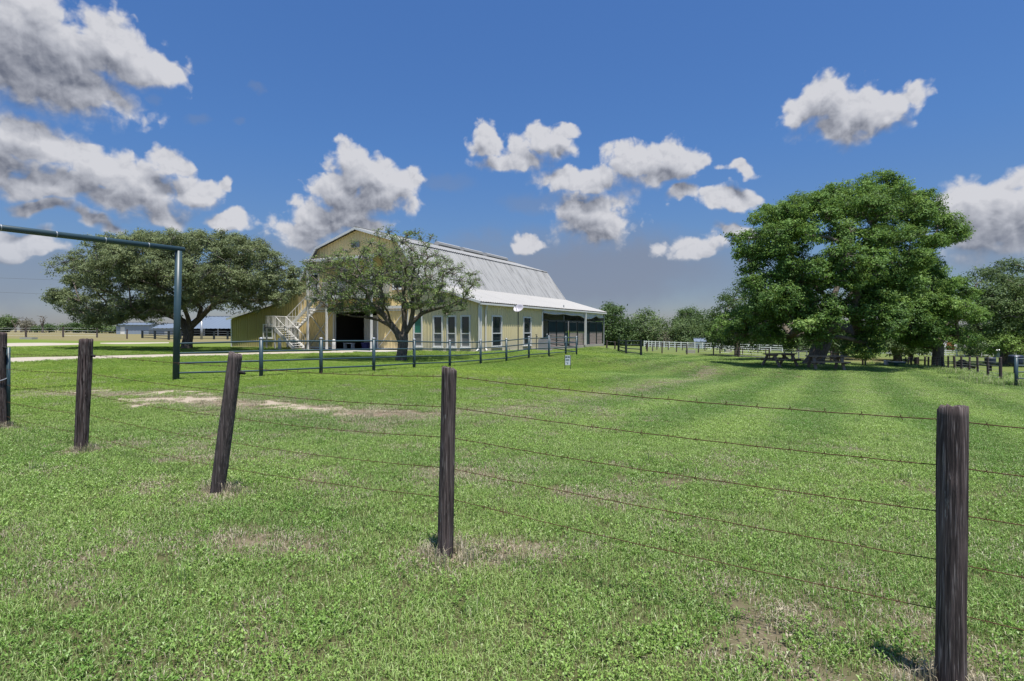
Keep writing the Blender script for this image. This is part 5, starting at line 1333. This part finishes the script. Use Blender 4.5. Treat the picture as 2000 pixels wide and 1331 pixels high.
# concrete water troughs in the paddock
for px, base, w, h, lab in ((1350.5, 690.5, 15, 6, 'grey concrete water trough beside a paddock post'), (1424, 688, 12, 4.5, 'smaller grey water trough farther right in the paddock'), (50, 663.5, 24, 4, 'long grey water trough at the left field fence'), (1250, 691.6, 0, 0, '')):
    if not w: continue
    b = G(px, base); o = empty('water_trough', b); tag(o, lab, 'trough', 'grey water troughs'); W_ = w / F * b.y; H_ = h / F * b.y
    m = MB(); m.span((-W_ / 2, 0, -.1), (W_ / 2, .1, H_)); m.span((-W_ / 2, .7, -.1), (W_ / 2, .8, H_)); m.span((-W_ / 2, .1, -.1), (-W_ / 2 + .12, .7, H_)); m.span((W_ / 2 - .12, .1, -.1), (W_ / 2, .7, H_)); m.build('basin', 'concrete', o)
    MB().span((-W_ / 2 + .12, .1, H_ * .5), (W_ / 2 - .12, .7, H_ * .7)).build('water', 'window_glass', o)

# ================================================================ far buildings
def shed(name, label, px0, px1, d, eave_row, ridge_row, depth, wallm, roofm, rz=0.0, open_front=False, cat='shed', doors=(), windows=()):
    a, b = on_ground(px0, d), on_ground(px1, d); w = (b - a).length; c = (a + b) / 2; c.z = min(a.z, b.z) - .1
    o = empty(name, c, rz); tag(o, label, cat); he = (HY - eave_row) / F * d + CAMZ - c.z; hr = (HY - ridge_row) / F * (d + depth / 2) + CAMZ - c.z
    if open_front:
        n = 5
        for k in range(n + 1): MB().span((-w / 2 + w * k / n - .1, 0, 0), (-w / 2 + w * k / n + .1, .2, he)).build('post', 'grey_metal', o)
        ribbed((1,0,0),(0,0,1),(0,-1,0),(0,depth,0), -w / 2, w / 2, 0, he, (), .6, .03).build('back_wall', 'interior_dark', o)
    else:
        hs = [(u0 * w, u1 * w, z0, z1) for u0, u1, z0, z1 in list(doors) + list(windows)]
        ribbed((1,0,0),(0,0,1),(0,-1,0),(0,0,0), -w / 2, w / 2, 0, he, hs, .6, .03).build('front_wall', wallm, o)
        for k, (u0, u1, z0, z1) in enumerate(doors): MB().span((u0 * w, .03, z0), (u1 * w, .10, z1)).build('door', 'red_brick' if 'house' in name else 'white_paint', o)
        for k, (u0, u1, z0, z1) in enumerate(windows):
            f = MB().span((u0 * w - .08, -.05, z0 - .08), (u1 * w + .08, -.04, z0)); f.span((u0 * w - .08, -.05, z1), (u1 * w + .08, -.04, z1 + .08)); f = f.build('window', 'white_paint', o)
            MB().span((u0 * w, .03, z0), (u1 * w, .06, z1)).build('pane', 'window_glass', f)
        ribbed((1,0,0),(0,0,1),(0,1,0),(0,depth,0), -w / 2, w / 2, 0, he, (), .6, .03).build('back_wall', wallm, o)
    for sx in (-1, 1):
        m = MB(); m.face([(sx * w / 2, 0, 0), (sx * w / 2, depth, 0), (sx * w / 2, depth, he), (sx * w / 2, depth / 2, hr), (sx * w / 2, 0, he)]); m.build('gable_wall', wallm, o)
    for y0, sgn in ((0, -1), (depth, 1)):
        dd = Vector((0, y0 + sgn * .3 - depth / 2, he - .12 - hr)); L = dd.length; dd.normalize(); nn = Vector((1, 0, 0)).cross(dd); nn = nn if nn.z > 0 else -nn
        ribbed((1,0,0), tuple(dd), tuple(nn), (0, depth / 2, hr + .05), -w / 2 - .25, w / 2 + .25, 0, L, (), .8, .05).build('roof', roofm, o)
    MB().bar((-w / 2 - .25, depth / 2, hr + .1), (w / 2 + .25, depth / 2, hr + .1), .4, .05).build('ridge_cap', roofm, o)
    return o
shed('metal_shed', 'small pale blue-grey metal shed in the left field', 231, 287, 118, 634.5, 631.5, 7, 'blue_grey_metal', 'far_roof', R(14), doors=[(-.38, -.24, .1, 1.6)])
shed('metal_shed', 'low pale blue shed partly hidden behind the left shrub', 300, 334, 112, 641, 633, 8, 'blue_grey_metal', 'far_roof', R(6), doors=[(.1, .3, .1, .9)])
shed('open_shed', 'long open-fronted shed with blue-grey roof behind the broad oak', 344, 480, 104, 641.5, 619, 16, 'blue_grey_metal', 'far_roof', 0, True)
shed('garden_shed', 'little pale blue shed in front of the far trees', 1358.5, 1376.5, 109, 667, 661.5, 2.2, 'blue_grey_metal', 'far_roof', R(-12), doors=[(-.1, .25, .1, 1.0)])
shed('house', 'low white house with reddish door under the right-hand trees', 1836, 1938, 124, 678, 664, 9, 'tan_wall', 'roof_white', 0, cat='house', doors=[(-.37, -.22, .3, 2.2), (.02, .10, .3, 2.2)], windows=[(-.16, -.06, 1.0, 2.2), (.2, .3, 1.0, 2.2)])
shed('white_outbuilding', 'tiny white building glimpsed left of the great oak trunk', 1525, 1539, 118, 674, 671, 4, 'white_paint', 'roof_white', 0, cat='building', doors=[(-.1, .15, .1, 1.0)])
# power lines far to the left
o = empty('power_line', on_ground(-420, 150)); tag(o, 'two thin power wires crossing the sky at the far left', 'power line'); O = Vector(o.location)
p0 = O; p1 = on_ground(560, 210)
for p, nm in ((p0, 'pole'), (p1, 'pole')):
    q = p - O; MB().tube([q - Vector((0, 0, .3)), q + Vector((0, 0, 16 if p is p0 else 15))], [.2, .14], 10).build('pole', 'weathered_wood', o); MB().bar(q + Vector((-1.2, 0, 14.6)), q + Vector((1.2, 0, 14.6)), .12, .14).build('crossarm', 'weathered_wood', o)
for r0, r1 in ((533, 545), (561, 573)):
    a = W(-420, r0 - 8, 150) - O; b = W(560, r1 + 12, 210) - O
    MB().tube([a.lerp(b, k / 30) - Vector((0, 0, 2.2 * 4 * (k / 30) * (1 - k / 30) * .35)) for k in range(31)], .028, 4).build('wire', 'dark_metal', o)

# ================================================================ grass (nobody could count it)
def blade(vs_, fs_, bl, x, y, h, w, lean, a, curl, val):
    ca, sa = math.cos(a), math.sin(a); i = len(vs_); wx, wy = -sa * w / 2, ca * w / 2
    m_ = (x + ca * lean * .35, y + sa * lean * .35, h * .62); t_ = (x + ca * lean, y + sa * lean, h * (1 - curl))
    vs_ += [(x - wx, y - wy, -.01), (x + wx, y + wy, -.01), (m_[0] + wx * .8, m_[1] + wy * .8, m_[2]), (m_[0] - wx * .8, m_[1] - wy * .8, m_[2]), t_]
    fs_ += [(i, i + 1, i + 2, i + 3), (i + 3, i + 2, i + 4)]; bl += [val] * 5
tuft_col = bpy.data.collections.new('tuft_shapes')
def tuft(name, n, rad, h0, h1, w0, w1, lean, seed, leafy=0):
    rs = random.Random(seed); v = []; f = []; b = []
    for k in range(n):
        r = rad * math.sqrt(rs.random()); a = rs.uniform(0, 6.283); h = rs.uniform(h0, h1)
        blade(v, f, b, r * math.cos(a), r * math.sin(a), h, rs.uniform(w0, w1), h * rs.uniform(.15, 1.1) * lean, rs.uniform(0, 6.283), rs.uniform(0, .45), rs.random())
    for k in range(leafy):
        r = rad * math.sqrt(rs.random()); a = rs.uniform(0, 6.283); cx_, cy_ = r * math.cos(a), r * math.sin(a)
        for q in range(rs.randint(3, 6)):
            a2 = rs.uniform(0, 6.283); L = rs.uniform(.010, .022); ww = L * .6; z = rs.uniform(.015, .045); i = len(v); c2, s2 = math.cos(a2), math.sin(a2)
            v += [(cx_ + c2 * .006, cy_ + s2 * .006, z - .008), (cx_ + c2 * L * .55 - s2 * ww / 2, cy_ + s2 * L * .55 + c2 * ww / 2, z), (cx_ + c2 * L * 1.1, cy_ + s2 * L * 1.1, z + rs.uniform(-.008, .008)), (cx_ + c2 * L * .55 + s2 * ww / 2, cy_ + s2 * L * .55 - c2 * ww / 2, z)]
            f.append((i, i + 1, i + 2, i + 3)); b += [rs.random() * .55] * 4
    me = bpy.data.meshes.new(name); me.from_pydata(v, [], f); a_ = me.attributes.new('bl', 'FLOAT', 'POINT'); a_.data.foreach_set('value', np.array(b, np.float32))
    me.materials.append(MATS['grass_blade']); ob = bpy.data.objects.new(name, me); tuft_col.objects.link(ob); return ob
for k in range(4): tuft('tuft_a%d' % k, 165, .125, .016, .045, .0026, .0050, 1.05, 100 + k)
for k in range(2): tuft('tuft_b%d' % k, 105, .125, .016, .042, .0026, .0052, 1.0, 120 + k, 16)
for k in range(2): tuft('tuft_c%d' % k, 46, .07, .06, .17, .0028, .0050, .55, 140 + k)
for k in range(2): tuft('tuft_d%d' % k, 120, .26, .15, .42, .007, .013, .55, 160 + k)
def scatter(r0, r1, dens, half):
    c = 1 / math.sqrt(dens); w = r1 * math.sin(half); gx, gy = np.meshgrid(np.arange(-w, w, c), np.arange(0, r1, c)); gx = gx.ravel(); gy = gy.ravel()
    gx = gx + RNG.uniform(-.62, .62, len(gx)) * c; gy = gy + RNG.uniform(-.62, .62, len(gy)) * c; r = np.hypot(gx, gy); k = (r >= r0) & (r < r1) & (np.abs(np.arctan2(gx, gy)) < half)
    return np.stack([gx[k], gy[k]], 1)
def build_grass():
    half = R(47); xs = [scatter(1.4, 9, 80, half), scatter(9, 20, 52, half), scatter(20, 34, 24, half), scatter(34, 60, 9, half)]
    sc = np.concatenate([np.full(len(q), s_) for q, s_ in zip(xs, (1.0, 1.1, 1.4, 1.9))]); p = np.concatenate(xs); x, y = p.T
    dry = dry_mask(x, y); sand = sand_mask(x, y); fld = field_mask(x, y); hard = hard_mask(x, y)
    keep = ~hard & (RNG.random(len(x)) > sand * .88) & (RNG.random(len(x)) > dry * .68) & (fld < .5)
    x, y, sc, dry = x[keep], y[keep], sc[keep], dry[keep]; n = len(x)
    idx = RNG.choice(6, n, p=[.19, .19, .19, .19, .12, .12]); wd = fbm(x * .5, y * .5, 55, 3) > .56; idx = np.where(wd & (RNG.random(n) < .55), 4 + (RNG.random(n) < .5), idx)
    tone = np.clip(fbm(x * .32, y * .32, 91, 4) * 1.5 - .28 + RNG.normal(0, .17, n), 0, 1)
    # mower stripes on the open lawn to the right
    st_ = .5 + .5 * np.sin((x * .86 - y * .50) * 2 * np.pi / 2.3); az = np.arctan2(x, y); lawn = np.clip((az - .05) / .15, 0, 1) * np.clip((np.hypot(x, y) - 6) / 6, 0, 1)
    tone = np.clip(tone + (st_ - .5) * 1.1 * lawn, 0, 1)
    # longer tussocks here and there
    m = int(420); t2 = scatter(2.2, 16, 1.6, half); k2 = fbm(t2[:, 0] * .6, t2[:, 1] * .6, 66, 3) > .60; t2 = t2[k2]
    pb_ = []
    for q in POSTB:
        for _ in range(10): a = random.uniform(0, 6.28); rr = random.uniform(.07, .2); pb_.append((q.x + rr * math.cos(a), q.y + rr * math.sin(a)))
    t2 = np.concatenate([t2, np.array(pb_)])
    # rank growth along the right-hand fence
    t3 = []
    fl = [G(px, b) for px, b in ((1990, 757), (1954.5, 748), (1930, 741), (1910, 735.5), (1893, 729.5), (1852, 725), (1806, 718), (1761, 714.5), (1728, 713))]
    for a, b in zip(fl[:-1], fl[1:]):
        L = (b - a).length
        for k in range(int(L * 16)):
            q = a.lerp(b, random.random()); t3.append((q.x + random.gauss(.2, .9), q.y + random.gauss(0, .9)))
    t3 = np.array(t3)
    X = np.concatenate([x, t2[:, 0], t3[:, 0]]); Y = np.concatenate([y, t2[:, 1], t3[:, 1]]); SC = np.concatenate([sc * RNG.uniform(.8, 1.2, n), RNG.uniform(.6, 1.1, len(t2)), RNG.uniform(.5, 1.1, len(t3))])
    ID = np.concatenate([idx, RNG.integers(6, 8, len(t2)), RNG.integers(8, 10, len(t3))]); DR = np.concatenate([dry, np.clip(dry_mask(t2[:, 0], t2[:, 1]) + .1, 0, 1), np.full(len(t3), .15)]); TN = np.concatenate([tone, np.full(len(t2), .5), RNG.uniform(.5, 1, len(t3))])
    Z = gz(X, Y) + (fbm(X * .35, Y * .35, 3, 2) - .5) * .04 * np.clip(1.6 - np.hypot(X, Y) / 60, 0, 1)
    me = bpy.data.meshes.new('lawn_grass'); me.vertices.add(len(X)); me.vertices.foreach_set('co', np.stack([X, Y, Z], 1).astype(np.float32).ravel())
    for nm, ar in (('lush', lush_mask(X, Y)), ('dry', DR), ('tone', TN), ('scl', SC), ('rotz', RNG.uniform(0, 6.283, len(X)))):
        a = me.attributes.new(nm, 'FLOAT', 'POINT'); a.data.foreach_set('value', ar.astype(np.float32))
    a = me.attributes.new('idx', 'INT', 'POINT'); a.data.foreach_set('value', ID.astype(np.int32))
    o = link('lawn_grass', me, None); tag(o, 'short mown grass blades covering the lawn', 'grass', None, 'stuff'); me.materials.append(MATS['grass_blade'])
    ng = bpy.data.node_groups.new('grass_scatter', 'GeometryNodeTree'); ng.interface.new_socket('Geometry', in_out='INPUT', socket_type='NodeSocketGeometry'); ng.interface.new_socket('Geometry', in_out='OUTPUT', socket_type='NodeSocketGeometry')
    N, L = ng.nodes, ng.links; gi = N.new('NodeGroupInput'); go = N.new('NodeGroupOutput'); ip = N.new('GeometryNodeInstanceOnPoints'); ci = N.new('GeometryNodeCollectionInfo'); ci.inputs['Collection'].default_value = tuft_col; ci.inputs['Separate Children'].default_value = True; ci.inputs['Reset Children'].default_value = True
    def na(name, typ): q = N.new('GeometryNodeInputNamedAttribute'); q.data_type = typ; q.inputs['Name'].default_value = name; return q.outputs['Attribute']
    ip.inputs['Pick Instance'].default_value = True; L.new(gi.outputs[0], ip.inputs['Points']); L.new(ci.outputs[0], ip.inputs['Instance']); L.new(na('idx', 'INT'), ip.inputs['Instance Index']); L.new(na('scl', 'FLOAT'), ip.inputs['Scale'])
    cx_ = N.new('ShaderNodeCombineXYZ'); L.new(na('rotz', 'FLOAT'), cx_.inputs['Z']); L.new(cx_.outputs[0], ip.inputs['Rotation']); L.new(ip.outputs[0], go.inputs[0])
    md = o.modifiers.new('scatter', 'NODES'); md.node_group = ng; print('grass tufts', len(X))
build_grass()
